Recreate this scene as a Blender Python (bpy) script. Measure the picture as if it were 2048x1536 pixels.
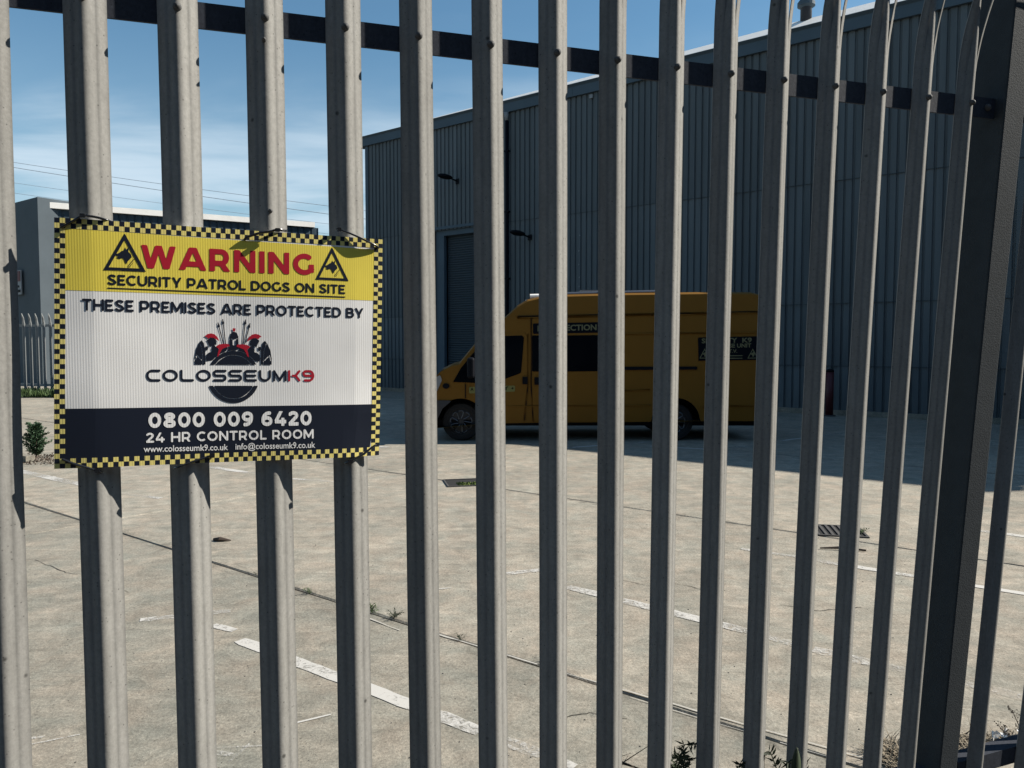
import bpy, bmesh, math, random
import numpy as np
from mathutils import Vector, Matrix, noise
random.seed(7); rng = np.random.default_rng(5)
for o in list(bpy.data.objects): bpy.data.objects.remove(o)
SC = bpy.context.scene; COL = SC.collection
R = math.radians

# ---------------------------------------------------------------- camera
FOC, EYE, PITCH = 1540.0, 1.6, math.atan(78/1540)
cam = bpy.data.cameras.new('camera'); camo = bpy.data.objects.new('camera', cam); COL.objects.link(camo)
cam.sensor_width = 36; cam.lens = FOC/2048*36; cam.clip_start = .05; cam.clip_end = 3000
camo.location = (0, 0, EYE); camo.rotation_euler = (R(90)-PITCH, 0, 0)
cam.dof.use_dof = False
SC.camera = camo
# ---------------------------------------------------------------- sun, sky, exposure
SUN_AZ, SUN_EL = R(82.3), R(36.8)
SDIR = Vector((math.sin(SUN_AZ)*math.cos(SUN_EL), math.cos(SUN_AZ)*math.cos(SUN_EL), math.sin(SUN_EL)))
sl = bpy.data.lights.new('sun', 'SUN'); sl.energy = 5.0; sl.angle = R(.5); sl.color = (1, .935, .83)
so = bpy.data.objects.new('sun', sl); COL.objects.link(so); so.rotation_euler = SDIR.to_track_quat('Z', 'Y').to_euler()
W = bpy.data.worlds.new('World'); SC.world = W; W.use_nodes = True
wn, wl = W.node_tree.nodes, W.node_tree.links; wn.clear()
def N(nt, kind, **kw):
    n = nt.new(kind)
    for k, v in kw.items():
        if k in n.inputs: n.inputs[k].default_value = v
        else: setattr(n, k, v)
    return n
wo = N(wn, 'ShaderNodeOutputWorld'); bg = N(wn, 'ShaderNodeBackground'); bg.inputs['Strength'].default_value = .05
sky = N(wn, 'ShaderNodeTexSky', sky_type='NISHITA', sun_disc=False)
sky.sun_elevation = SUN_EL; sky.sun_rotation = SUN_AZ; sky.air_density = 1.25; sky.dust_density = .2; sky.ozone_density = 2.2
tc = N(wn, 'ShaderNodeTexCoord'); sx = N(wn, 'ShaderNodeSeparateXYZ')
wl.new(tc.outputs['Generated'], sx.inputs[0])
mz = N(wn, 'ShaderNodeMath', operation='MAXIMUM'); mz.inputs[1].default_value = .04; wl.new(sx.outputs[2], mz.inputs[0])
za = N(wn, 'ShaderNodeMath', operation='ADD'); za.inputs[1].default_value = .12; wl.new(mz.outputs[0], za.inputs[0])
dx = N(wn, 'ShaderNodeMath', operation='DIVIDE'); dy = N(wn, 'ShaderNodeMath', operation='DIVIDE')
wl.new(sx.outputs[0], dx.inputs[0]); wl.new(za.outputs[0], dx.inputs[1]); wl.new(sx.outputs[1], dy.inputs[0]); wl.new(za.outputs[0], dy.inputs[1])
cb = N(wn, 'ShaderNodeCombineXYZ'); wl.new(dx.outputs[0], cb.inputs[0]); wl.new(dy.outputs[0], cb.inputs[1])
mp = N(wn, 'ShaderNodeMapping'); mp.inputs['Scale'].default_value = (.55, 1.0, 1); mp.inputs['Location'].default_value = (3.1, 1.7, 0); mp.inputs['Rotation'].default_value = (0, 0, R(12))
wl.new(cb.outputs[0], mp.inputs[0])
cn = N(wn, 'ShaderNodeTexNoise'); cn.inputs['Scale'].default_value = 1.1; cn.inputs['Detail'].default_value = 7; cn.inputs['Roughness'].default_value = .55; cn.inputs['Distortion'].default_value = .5
wl.new(mp.outputs[0], cn.inputs['Vector'])
cr = N(wn, 'ShaderNodeMapRange', interpolation_type='SMOOTHSTEP'); cr.inputs[1].default_value = .40; cr.inputs[2].default_value = .62; cr.inputs[3].default_value = .17; cr.inputs[4].default_value = .8
wl.new(cn.outputs[0], cr.inputs[0])
mixc = N(wn, 'ShaderNodeMix', data_type='RGBA'); mixc.inputs[7].default_value = (7.6, 9.0, 10.2, 1)
el = N(wn, 'ShaderNodeMapRange', interpolation_type='SMOOTHSTEP'); el.inputs[1].default_value = .18; el.inputs[2].default_value = .38; el.inputs[3].default_value = 1.; el.inputs[4].default_value = .12; wl.new(sx.outputs[2], el.inputs[0])
cm = N(wn, 'ShaderNodeMath', operation='MULTIPLY'); wl.new(cr.outputs[0], cm.inputs[0]); wl.new(el.outputs[0], cm.inputs[1])
tint = N(wn, 'ShaderNodeMix', data_type='RGBA', blend_type='MULTIPLY'); tint.inputs[0].default_value = 1; tint.inputs[7].default_value = (.78, 1.12, 1.22, 1); wl.new(sky.outputs[0], tint.inputs[6])
wl.new(cm.outputs[0], mixc.inputs[0]); wl.new(tint.outputs[2], mixc.inputs[6]); wl.new(mixc.outputs[2], bg.inputs[0]); wl.new(bg.outputs[0], wo.inputs[0])
VS = SC.view_settings; VS.view_transform = 'Standard'; VS.look = 'None'; VS.exposure = 0.9; VS.gamma = 1; VS.use_curve_mapping = False
SC.cycles.use_denoising = True; SC.cycles.max_bounces = 6

# ---------------------------------------------------------------- geometry of view -> place helpers (used while surveying positions)
CE = Vector((0, 0, EYE))
def ray(x, y):
    u = (x-1024)/FOC; v = -(y-768)/FOC; c, s = math.cos(PITCH), math.sin(PITCH)
    return Vector((u, c+v*s, -s+v*c))
def ground(x, y, z=0):
    d = ray(x, y); return CE + d*((z-EYE)/d.z)
YAW = R(68.4538); FD = Vector((math.sin(YAW), math.cos(YAW), 0)); FN = Vector((math.cos(YAW), -math.sin(YAW), 0))   # fence direction, outward normal
F0 = Vector((0, 1.6742, 0))
def fence(x, y, h=0):                     # point of the plane h metres outside the fence line
    d = ray(x, y); t = (FN.dot(F0)+h - FN.dot(CE))/FN.dot(d); return CE + d*t
def fpt(s, h, z): return F0 + FD*s + FN*h + Vector((0, 0, z))
def fs(p): return (p-F0).dot(FD)
WA = Vector((.787, -.617, 0)); WB = Vector((.617, .787, 0)); WOFF = 18.38
def wpt(a, b, z): return WA*a + WB*b + Vector((0, 0, z))

# ---------------------------------------------------------------- objects
def mesh_obj(name, verts, faces, mat, parent=None, smooth=False, kind=None, mats=None, fm=None):
    me = bpy.data.meshes.new(name); me.from_pydata([tuple(v) for v in verts], [], faces)
    for m in (mats or ([mat] if mat else [])): me.materials.append(m)
    if fm: me.polygons.foreach_set('material_index', fm)
    if smooth: me.polygons.foreach_set('use_smooth', [True]*len(me.polygons))
    me.update(); o = bpy.data.objects.new(name, me); COL.objects.link(o)
    if parent:
        o.parent = parent; o.matrix_parent_inverse = parent.matrix_basis.inverted()
    if kind: o['kind'] = kind
    return o
def thing(name, label, cat, loc=(0, 0, 0), group=None):
    o = bpy.data.objects.new(name, None); COL.objects.link(o); o.location = loc; o.empty_display_size = .2
    return tag(o, label, cat, group)
def tag(o, label, cat, group=None):
    o['label'] = label; o['category'] = cat
    if group: o['group'] = group
    return o
def rv_(r=random): return Vector((r.gauss(0, 1), r.gauss(0, 1), r.gauss(0, 1))).normalized()
def leaf_(b, p, d, n, L_, w):
    s_ = d.cross(n).normalized(); b.quad(p, p+d*L_*.4+s_*w/2+n*L_*.04, p+d*L_, p+d*L_*.4-s_*w/2+n*L_*.04)
class MB:
    def __init__(s): s.v = []; s.f = []
    def quad(s, *p): i = len(s.v); s.v += list(p); s.f.append(tuple(range(i, i+len(p)))); return s
    def box(s, o, ex, ey, ez):           # corner + three edge vectors
        i = len(s.v); o, ex, ey, ez = map(Vector, (o, ex, ey, ez))
        for k in range(8): s.v.append(o + ex*(k & 1) + ey*((k >> 1) & 1) + ez*((k >> 2) & 1))
        fl = ex.cross(ey).dot(ez) < 0
        for q in ((0, 2, 3, 1), (4, 5, 7, 6), (0, 1, 5, 4), (2, 6, 7, 3), (0, 4, 6, 2), (1, 3, 7, 5)):
            q = tuple(i+j for j in q); s.f.append(q[::-1] if fl else q)
        return s
    def cbox(s, c, x, y, z, ax=(1, 0, 0), ay=(0, 1, 0), az=(0, 0, 1)):
        ax, ay, az = Vector(ax)*x, Vector(ay)*y, Vector(az)*z
        return s.box(Vector(c)-(ax+ay+az)/2, ax, ay, az)
    def tube(s, pts, r, n=8, cap=True, flat=1.0):
        pts = [Vector(p) for p in pts]; rs = r if isinstance(r, (list, tuple)) else [r]*len(pts); i0 = len(s.v); up = None
        for k, p in enumerate(pts):
            d = (pts[min(k+1, len(pts)-1)] - pts[max(k-1, 0)]).normalized()
            if up is None: up = Vector((0, 0, 1)) if abs(d.z) < .9 else Vector((1, 0, 0))
            a = d.cross(up).normalized(); b = a.cross(d).normalized(); up = b
            for j in range(n):
                t = 2*math.pi*j/n; s.v.append(p + a*math.cos(t)*rs[k] + b*math.sin(t)*rs[k]*flat)
        for k in range(len(pts)-1):
            for j in range(n):
                a = i0+k*n+j; b = i0+k*n+(j+1) % n; s.f.append((a, b, b+n, a+n))
        if cap:
            s.f.append(tuple(i0+j for j in range(n))[::-1]); s.f.append(tuple(i0+(len(pts)-1)*n+j for j in range(n)))
        return s
    def lathe(s, prof, o, ax=(0, 0, 1), n=20):      # prof: (r, h)
        ax = Vector(ax).normalized(); e = Vector((1, 0, 0)) if abs(ax.x) < .8 else Vector((0, 1, 0)); a = ax.cross(e).normalized(); b = ax.cross(a); i0 = len(s.v); o = Vector(o)
        for r, h in prof:
            for j in range(n):
                t = 2*math.pi*j/n; s.v.append(o + ax*h + a*math.cos(t)*r + b*math.sin(t)*r)
        for k in range(len(prof)-1):
            for j in range(n):
                p = i0+k*n+j; q = i0+k*n+(j+1) % n; s.f.append((p, q, q+n, p+n))
        if prof[0][0] > 1e-6: s.f.append(tuple(i0+j for j in range(n))[::-1])
        if prof[-1][0] > 1e-6: s.f.append(tuple(i0+(len(prof)-1)*n+j for j in range(n)))
        return s
    def obj(s, name, mat, parent=None, **k): return mesh_obj(name, s.v, s.f, mat, parent, **k)

# ---------------------------------------------------------------- materials
def mat(name, col, rough=.6, metal=0, bump=0, bscale=60, var=0, vscale=4, spec=.5, stretch=None, coord='Object', rnd=0, coat=0):
    m = bpy.data.materials.new(name); m.use_nodes = True; nt = m.node_tree.nodes; L = m.node_tree.links; p = nt['Principled BSDF']
    p.inputs['Base Color'].default_value = (*col, 1); p.inputs['Roughness'].default_value = rough; p.inputs['Metallic'].default_value = metal
    p.inputs['Specular IOR Level'].default_value = spec; p.inputs['Coat Weight'].default_value = coat
    t = N(nt, 'ShaderNodeTexCoord'); vec = t.outputs[coord]
    if stretch:
        mpn = N(nt, 'ShaderNodeMapping'); mpn.inputs['Scale'].default_value = stretch; L.new(vec, mpn.inputs[0]); vec = mpn.outputs[0]
    cur = None
    if var:
        n = N(nt, 'ShaderNodeTexNoise'); n.inputs['Scale'].default_value = vscale; n.inputs['Detail'].default_value = 6; n.inputs['Roughness'].default_value = .65; L.new(vec, n.inputs['Vector'])
        r = N(nt, 'ShaderNodeMapRange'); r.inputs[1].default_value = .25; r.inputs[2].default_value = .75; r.inputs[3].default_value = 1-var; r.inputs[4].default_value = 1+var; L.new(n.outputs[0], r.inputs[0])
        cur = r.outputs[0]
    if rnd:
        oi = N(nt, 'ShaderNodeObjectInfo'); r2 = N(nt, 'ShaderNodeMapRange'); r2.inputs[3].default_value = 1-rnd; r2.inputs[4].default_value = 1+rnd; L.new(oi.outputs['Random'], r2.inputs[0])
        if cur: mm = N(nt, 'ShaderNodeMath', operation='MULTIPLY'); L.new(cur, mm.inputs[0]); L.new(r2.outputs[0], mm.inputs[1]); cur = mm.outputs[0]
        else: cur = r2.outputs[0]
    if cur:
        vm = N(nt, 'ShaderNodeVectorMath', operation='SCALE'); vm.inputs[0].default_value = col; L.new(cur, vm.inputs['Scale']); L.new(vm.outputs[0], p.inputs['Base Color'])
    if bump:
        n = N(nt, 'ShaderNodeTexNoise'); n.inputs['Scale'].default_value = bscale; n.inputs['Detail'].default_value = 4; L.new(vec, n.inputs['Vector'])
        b = N(nt, 'ShaderNodeBump'); b.inputs['Strength'].default_value = bump; b.inputs['Distance'].default_value = .01; L.new(n.outputs[0], b.inputs['Height']); L.new(b.outputs[0], p.inputs['Normal'])
    return m

def galv(name, col, metal, rough, lo=.75, hi=1.2):
    m = bpy.data.materials.new(name); m.use_nodes = True; nt = m.node_tree.nodes; L = m.node_tree.links; p = nt['Principled BSDF']
    p.inputs['Metallic'].default_value = metal; p.inputs['Specular IOR Level'].default_value = .08
    t = N(nt, 'ShaderNodeTexCoord')
    n1 = N(nt, 'ShaderNodeTexNoise', Scale=130., Detail=5., Roughness=.75); n2 = N(nt, 'ShaderNodeTexNoise', Scale=3., Detail=4., Roughness=.6)
    mv = N(nt, 'ShaderNodeMapping'); mv.inputs['Scale'].default_value = (1, 1, .18); L.new(t.outputs['Object'], mv.inputs[0])
    n3 = N(nt, 'ShaderNodeTexNoise', Scale=70., Detail=3.)        # drips and runs
    v = N(nt, 'ShaderNodeTexVoronoi', Scale=75.)
    for n in (n1, v): L.new(t.outputs['Object'], n.inputs['Vector'])
    L.new(mv.outputs[0], n2.inputs['Vector']); L.new(mv.outputs[0], n3.inputs['Vector'])
    def mr(src, a, b, c, d):
        r = N(nt, 'ShaderNodeMapRange'); r.inputs[1].default_value = a; r.inputs[2].default_value = b; r.inputs[3].default_value = c; r.inputs[4].default_value = d; L.new(src, r.inputs[0]); return r.outputs[0]
    def mul(a, b):
        q = N(nt, 'ShaderNodeMath', operation='MULTIPLY'); L.new(a, q.inputs[0]); L.new(b, q.inputs[1]); return q.outputs[0]
    f = mul(mul(mr(n1.outputs[0], .3, .7, lo, hi), mr(n2.outputs[0], .3, .7, .93, 1.06)), mr(n3.outputs[0], .30, .6, .90, 1.04))
    f = mul(f, mr(v.outputs['Distance'], .02, .14, .3, 1.0)); oi = N(nt, 'ShaderNodeObjectInfo'); f = mul(f, mr(oi.outputs['Random'], 0, 1, .9, 1.08))
    v2 = N(nt, 'ShaderNodeTexVoronoi', Scale=13.); L.new(t.outputs['Object'], v2.inputs['Vector']); f = mul(f, mr(v2.outputs['Distance'], .03, .07, .35, 1.0))      # small dark pits and specks
    sc = N(nt, 'ShaderNodeVectorMath', operation='SCALE'); sc.inputs[0].default_value = col; L.new(f, sc.inputs['Scale']); L.new(sc.outputs[0], p.inputs['Base Color'])
    L.new(mr(n1.outputs[0], .3, .7, rough+.06, rough-.06), p.inputs['Roughness'])
    b = N(nt, 'ShaderNodeBump'); b.inputs['Strength'].default_value = .35; b.inputs['Distance'].default_value = .0012
    ad = N(nt, 'ShaderNodeMath', operation='ADD'); L.new(n1.outputs[0], ad.inputs[0]); L.new(n2.outputs[0], ad.inputs[1]); L.new(ad.outputs[0], b.inputs['Height']); L.new(b.outputs[0], p.inputs['Normal'])
    return m

def concrete(name, col, seed=0.):
    m = bpy.data.materials.new(name); m.use_nodes = True; nt = m.node_tree.nodes; L = m.node_tree.links; p = nt['Principled BSDF']
    p.inputs['Roughness'].default_value = .95; p.inputs['Specular IOR Level'].default_value = .15
    g = N(nt, 'ShaderNodeNewGeometry'); oi = N(nt, 'ShaderNodeObjectInfo')
    def noise_(scale, detail=5, rough=.6, vec=None, dist=0.):
        n = N(nt, 'ShaderNodeTexNoise', Scale=float(scale), Detail=float(detail), Roughness=rough, Distortion=dist); L.new(vec or g.outputs['Position'], n.inputs['Vector']); return n.outputs[0]
    def mr(src, a, b, c, d, smooth=False):
        r = N(nt, 'ShaderNodeMapRange'); r.inputs[1].default_value = a; r.inputs[2].default_value = b; r.inputs[3].default_value = c; r.inputs[4].default_value = d; L.new(src, r.inputs[0]); return r.outputs[0]
    def mul(a, b):
        q = N(nt, 'ShaderNodeMath', operation='MULTIPLY'); L.new(a, q.inputs[0]); L.new(b, q.inputs[1]); return q.outputs[0]
    mv = N(nt, 'ShaderNodeMapping'); mv.inputs['Rotation'].default_value = (0, 0, R(-14)); mv.inputs['Scale'].default_value = (.12, 1, 1); L.new(g.outputs['Position'], mv.inputs[0])
    big = noise_(.45, 6, .6); mid = noise_(3.2, 6, .65, None, .4); fine = noise_(60, 3, .7); brush = noise_(16, 5, .65, mv.outputs[0], .3); agg = noise_(170, 2, .6)
    f = mul(mul(mr(big, .3, .7, .86, 1.1), mr(mid, .3, .7, .88, 1.08)), mul(mr(fine, .32, .68, .78, 1.2), mr(brush, .3, .7, .90, 1.09)))
    f = mul(f, mr(agg, .35, .68, .92, 1.10))
    fl = N(nt, 'ShaderNodeTexVoronoi', Scale=85.); L.new(g.outputs['Position'], fl.inputs['Vector']); f = mul(f, mr(fl.outputs['Distance'], .08, .26, 1.35, .98))
    fl2 = N(nt, 'ShaderNodeTexVoronoi', Scale=31.); L.new(g.outputs['Position'], fl2.inputs['Vector']); f = mul(f, mr(fl2.outputs['Distance'], .06, .16, .55, 1.))
    bl = noise_(1.5, 8, .72, None, 1.0); f = mul(f, mr(bl, .38, .66, .88, 1.12)); bl2 = noise_(7.5, 6, .7, None, .8); f = mul(f, mr(bl2, .35, .66, .82, 1.16))
    sp = noise_(.9, 5, .6, None, 2.0); f = mul(f, mr(sp, .64, .72, 1., .90))       # old spills
    sep = N(nt, 'ShaderNodeVectorMath', operation='DOT_PRODUCT'); sep.inputs[1].default_value = (.617, .787, 0); L.new(g.outputs['Position'], sep.inputs[0])
    for b0 in (-.55, 3.05, 6.62, 11.2):                  # dirt gathered along the joints
        sb = N(nt, 'ShaderNodeMath', operation='SUBTRACT'); L.new(sep.outputs['Value'], sb.inputs[0]); sb.inputs[1].default_value = b0
        ab = N(nt, 'ShaderNodeMath', operation='ABSOLUTE'); L.new(sb.outputs[0], ab.inputs[0])
        jt = N(nt, 'ShaderNodeMath', operation='ADD'); L.new(ab.outputs[0], jt.inputs[0]); L.new(mr(bl2, .3, .7, -.07, .09), jt.inputs[1])
        f = mul(f, mr(jt.outputs[0], .0, .10, .84, 1.))
    gm = noise_(9, 7, .8, None, .5); f = mul(f, mr(gm, .60, .70, 1., .80))       # grime freckles
    # tyre scuffs: sparse long dark/pale streaks, dark spots
    mv2 = N(nt, 'ShaderNodeMapping'); mv2.inputs['Rotation'].default_value = (0, 0, R(-22)); mv2.inputs['Scale'].default_value = (.16, 1.6, 1); L.new(g.outputs['Position'], mv2.inputs[0])
    st = noise_(2.6, 5, .7, mv2.outputs[0], 1.2); f = mul(f, mr(st, .60, .76, 1., .82))
    st2 = noise_(5.1, 6, .75, mv2.outputs[0], 1.6); f = mul(f, mr(st2, .60, .70, 1., 1.30))
    vo = N(nt, 'ShaderNodeTexVoronoi', Scale=3.3); L.new(g.outputs['Position'], vo.inputs['Vector']); f = mul(f, mr(vo.outputs['Distance'], .012, .03, .7, 1.))
    f = mul(f, mr(oi.outputs['Random'], 0, 1, .94, 1.06))
    # grey-green <-> pinkish beige drift
    mx = N(nt, 'ShaderNodeMix', data_type='RGBA'); mx.inputs[6].default_value = (col[0]*.96, col[1]*1.0, col[2]*.99, 1); mx.inputs[7].default_value = (col[0]*1.05, col[1]*.99, col[2]*.94, 1)
    L.new(mr(mid, .35, .65, 0, 1), mx.inputs[0])
    sc = N(nt, 'ShaderNodeVectorMath', operation='SCALE'); L.new(mx.outputs[2], sc.inputs[0]); L.new(f, sc.inputs['Scale']); L.new(sc.outputs[0], p.inputs['Base Color'])
    b = N(nt, 'ShaderNodeBump'); b.inputs['Strength'].default_value = .6; b.inputs['Distance'].default_value = .005
    ad = N(nt, 'ShaderNodeMath', operation='ADD'); L.new(bl2, ad.inputs[0]); L.new(fine, ad.inputs[1]); L.new(ad.outputs[0], b.inputs['Height']); L.new(b.outputs[0], p.inputs['Normal'])
    return m

M = {}
M['galv'] = galv('galvanised_steel', (.225, .221, .208), .0, .6, .85, 1.12)
M['railsteel'] = galv('weathered_rail_steel', (.044, .049, .062), .0, .7)
M['boltsteel'] = galv('dull_bolt_steel', (.10, .10, .10), 0, .6)
M['galvfar'] = galv('far_galvanised_steel', (.24, .25, .25), .3, .55)
M['post'] = mat('dark_painted_post', (.036, .041, .045), .75, .0, spec=.08, bump=.16, bscale=260, var=.12, vscale=25)
M['concA'] = concrete('concrete_pinkish', (.272, .250, .212))
M['concB'] = concrete('concrete_greyer', (.228, .213, .182))
M['soil'] = mat('joint_dirt', (.03, .026, .02), .95, var=.4, vscale=30)
M['asphalt'] = mat('asphalt', (.036, .036, .037), .9, bump=.5, bscale=120, var=.25, vscale=5)
M['clad'] = mat('slate_cladding', (.100, .116, .125), .55, var=.2, vscale=2.2, rnd=.13, stretch=(1, 1, .35), coord='Generated', spec=.1)
M['cladl'] = mat('blue_grey_cladding', (.042, .062, .080), .7, var=.1, vscale=1.5, spec=.1)
M['clad3'] = mat('dark_shutter_steel', (.045, .06, .072), .6, spec=.15)
M['cladp'] = mat('grey_end_panel', (.075, .092, .105), .7, var=.1, vscale=1.2, spec=.1)
M['lip'] = mat('relaid_joint_edge', (.36, .345, .31), .9, var=.2, vscale=20)
M['clad2'] = mat('slate_cladding_far', (.022, .030, .038), .6, var=.1, vscale=2)
M['fascia'] = mat('fascia_steel', (.075, .105, .13), .6, var=.1, vscale=1, spec=.1)
M['whitem'] = mat('white_coated_steel', (.80, .77, .72), .5, var=.08, vscale=3)
M['paleclad'] = mat('pale_grey_panel', (.22, .23, .24), .6, var=.06, vscale=2)
M['dark'] = mat('black_plastic', (.004, .005, .008), .6, spec=.1)
M['rubber'] = mat('tyre_rubber', (.007, .007, .008), .85, bump=.2)
M['van'] = mat('van_orange_paint', (.155, .076, .012), .55, var=.07, vscale=3, spec=.12)
M['vangrey'] = mat('bumper_plastic', (.022, .025, .032), .6)
M['glass'] = mat('tinted_glass', (.002, .003, .005), .08, spec=.25)
M['wscreen'] = mat('windscreen_glass', (.02, .035, .045), .08, spec=1)
M['chrome'] = mat('silver_trim', (.14, .15, .17), .4, .6)
M['decal'] = mat('black_decal', (.003, .005, .009), .7, spec=.05)
M['dectext'] = mat('dull_yellow_lettering', (.11, .11, .055), .6)
M['decgreen'] = mat('yellow_green_sticker', (.15, .15, .04), .6)
M['red'] = mat('bollard_red_paint', (.07, .006, .010), .55, var=.15, vscale=6)
M['redsign'] = mat('faded_red_print', (.10, .02, .022), .6)
M['cable'] = mat('overhead_wire', (.36, .42, .48), .6)
M['leaf'] = mat('weed_leaf', (.045, .080, .022), .7, var=.4, vscale=9)
M['leafd'] = mat('dark_weed_leaf', (.022, .035, .014), .7, var=.4, vscale=9)
M['bush'] = mat('conifer_leaf', (.035, .075, .035), .7, var=.45, vscale=14)
M['straw'] = mat('dry_straw', (.20, .165, .115), .85, var=.45, vscale=30)
M['twig'] = mat('dry_twig', (.055, .04, .03), .9)
M['moss'] = mat('moss', (.10, .14, .03), .95, bump=.8, bscale=90, var=.5, vscale=25)
M['iron'] = mat('cast_iron', (.055, .052, .05), .7, bump=.3, var=.3, vscale=20)
M['void'] = mat('drain_void', (.004, .004, .004), 1)
M['litter'] = mat('white_litter', (.75, .75, .74), .7)
M['tie'] = mat('black_cable_tie', (.012, .013, .016), .22, spec=.8)
M['syel'] = mat('sign_yellow', (.86, .70, .10), .42)
M['syel2'] = mat('sign_check_yellow', (.80, .68, .22), .42)
M['sred'] = mat('sign_red', (.42, .012, .03), .42)
M['snavy'] = mat('sign_navy', (.010, .014, .026), .38)
M['swhite'] = mat('sign_white_print', (.88, .87, .85), .42)
# corrugated-plastic board: the flutes show as fine vertical ribs
def flute(m, dark=.95):
    nt = m.node_tree.nodes; L = m.node_tree.links; p = nt['Principled BSDF']; col = tuple(p.inputs['Base Color'].default_value)
    uv = N(nt, 'ShaderNodeUVMap'); uv.uv_map = 'flat'; s = N(nt, 'ShaderNodeSeparateXYZ'); L.new(uv.outputs[0], s.inputs[0])
    k = N(nt, 'ShaderNodeMath', operation='MULTIPLY'); k.inputs[1].default_value = 2*math.pi/.0043; L.new(s.outputs[0], k.inputs[0])
    sn = N(nt, 'ShaderNodeMath', operation='SINE'); L.new(k.outputs[0], sn.inputs[0])
    nz = N(nt, 'ShaderNodeTexNoise', Scale=7., Detail=4.); L.new(uv.outputs[0], nz.inputs['Vector'])
    r = N(nt, 'ShaderNodeMapRange'); r.inputs[1].default_value = -.2; r.inputs[2].default_value = 1; r.inputs[3].default_value = 1; r.inputs[4].default_value = dark; L.new(sn.outputs[0], r.inputs[0])
    r2 = N(nt, 'ShaderNodeMapRange'); r2.inputs[1].default_value = .3; r2.inputs[2].default_value = .7; r2.inputs[3].default_value = .88; r2.inputs[4].default_value = 1.03; L.new(nz.outputs[0], r2.inputs[0])
    mm = N(nt, 'ShaderNodeMath', operation='MULTIPLY'); L.new(r.outputs[0], mm.inputs[0]); L.new(r2.outputs[0], mm.inputs[1])
    vm = N(nt, 'ShaderNodeVectorMath', operation='SCALE'); vm.inputs[0].default_value = col[:3]; L.new(mm.outputs[0], vm.inputs['Scale']); L.new(vm.outputs[0], p.inputs['Base Color'])
    b = N(nt, 'ShaderNodeBump'); b.inputs['Strength'].default_value = .1; b.inputs['Distance'].default_value = .0004; L.new(sn.outputs[0], b.inputs['Height']); L.new(b.outputs[0], p.inputs['Normal'])
for k in ('syel', 'syel2', 'swhite'): flute(M[k])
def paint_mat():                                  # worn thermoplastic line: flakes away to the concrete below
    m = bpy.data.materials.new('worn_line_paint'); m.use_nodes = True; nt = m.node_tree.nodes; L = m.node_tree.links; p = nt['Principled BSDF']
    p.inputs['Base Color'].default_value = (.43, .415, .385, 1); p.inputs['Roughness'].default_value = .8
    g = N(nt, 'ShaderNodeNewGeometry'); n = N(nt, 'ShaderNodeTexNoise', Scale=26., Detail=8., Roughness=.8, Distortion=1.2); L.new(g.outputs['Position'], n.inputs['Vector'])
    oi = N(nt, 'ShaderNodeObjectInfo')
    n2 = N(nt, 'ShaderNodeTexNoise', Scale=1.3, Detail=3.); L.new(g.outputs['Position'], n2.inputs['Vector'])
    ad = N(nt, 'ShaderNodeMath', operation='ADD'); L.new(n.outputs[0], ad.inputs[0]); L.new(n2.outputs[0], ad.inputs[1])
    r = N(nt, 'ShaderNodeMapRange'); r.inputs[1].default_value = .94; r.inputs[2].default_value = 1.09; L.new(ad.outputs[0], r.inputs[0])
    r.inputs[3].default_value = 1; r.inputs[4].default_value = .12
    t = N(nt, 'ShaderNodeBsdfTransparent'); mx = N(nt, 'ShaderNodeMixShader'); L.new(r.outputs[0], mx.inputs[0]); L.new(t.outputs[0], mx.inputs[1]); L.new(p.outputs[0], mx.inputs[2])
    L.new(mx.outputs[0], nt['Material Output'].inputs[0]); return m
M['paint'] = paint_mat()

# ---------------------------------------------------------------- ground
def half(poly, n, d, keep_pos=True):                # clip convex polygon by n.p >= d
    out = []
    for i, p in enumerate(poly):
        q = poly[(i+1) % len(poly)]; a = n.dot(p)-d; b = n.dot(q)-d
        if not keep_pos: a, b = -a, -b
        if a >= 0: out.append(p)
        if a*b < 0: out.append(p + (q-p)*(a/(a-b)))
    return out
def rough_poly(poly, step=.16, amp=.0045):
    out = []
    for i, p in enumerate(poly):
        q = poly[(i+1) % len(poly)]; L_ = (q-p).length; k = int(L_/step) if (p.length < 16 or q.length < 16 or ((p+q)/2).length < 14) else 1; k = max(1, min(k, 260)); n = Vector((-(q-p).y, (q-p).x, 0)).normalized()
        for j in range(k):
            c = p+(q-p)*(j/k); a = noise.noise(c*7)*amp+max(0, noise.noise(c*17+Vector((5, 2, 0)))-.32)*amp*5; out.append(c + n*(a if j else 0))
    return out
def slab_mesh(poly, z1, z0, bev=.008):
    poly = rough_poly(poly)
    c = sum(poly, Vector())/len(poly); n = len(poly)
    ins = [p + (c-p).normalized()*bev*1.6 for p in poly]
    v = [Vector((p.x, p.y, z1)) for p in ins] + [Vector((p.x, p.y, z1-bev)) for p in poly] + [Vector((p.x, p.y, z0)) for p in poly]
    f = [tuple(range(n))] + [(i+n, (i+1) % n+n, (i+1) % n, i) for i in range(n)] + [(i+2*n, (i+1) % n+2*n, (i+1) % n+n, i+n) for i in range(n)]
    return v, f
g = 900
grd = mesh_obj('ground', [(-g, -g, -.14), (g, -g, -.14), (g, g, -.14), (-g, g, -.14)], [(0, 1, 2, 3)], M['asphalt'], kind='structure')
inside = -FN; dcut = inside.dot(F0) - .12            # yard lies beyond the fence line
yb = [WA*a + WB*b for a, b in ((-60, -30), (40, -30), (40, 45), (-60, 45))]
yb = half(yb, inside, dcut)
yard = mesh_obj('yard', [Vector((p.x, p.y, -.035)) for p in yb], [tuple(range(len(yb)))], M['soil'], kind='structure')
rows = [-19, -14.5, -9.6, -4.9, -.55, 3.05, 6.62, 11.2, 14.8, 18.34]
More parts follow.
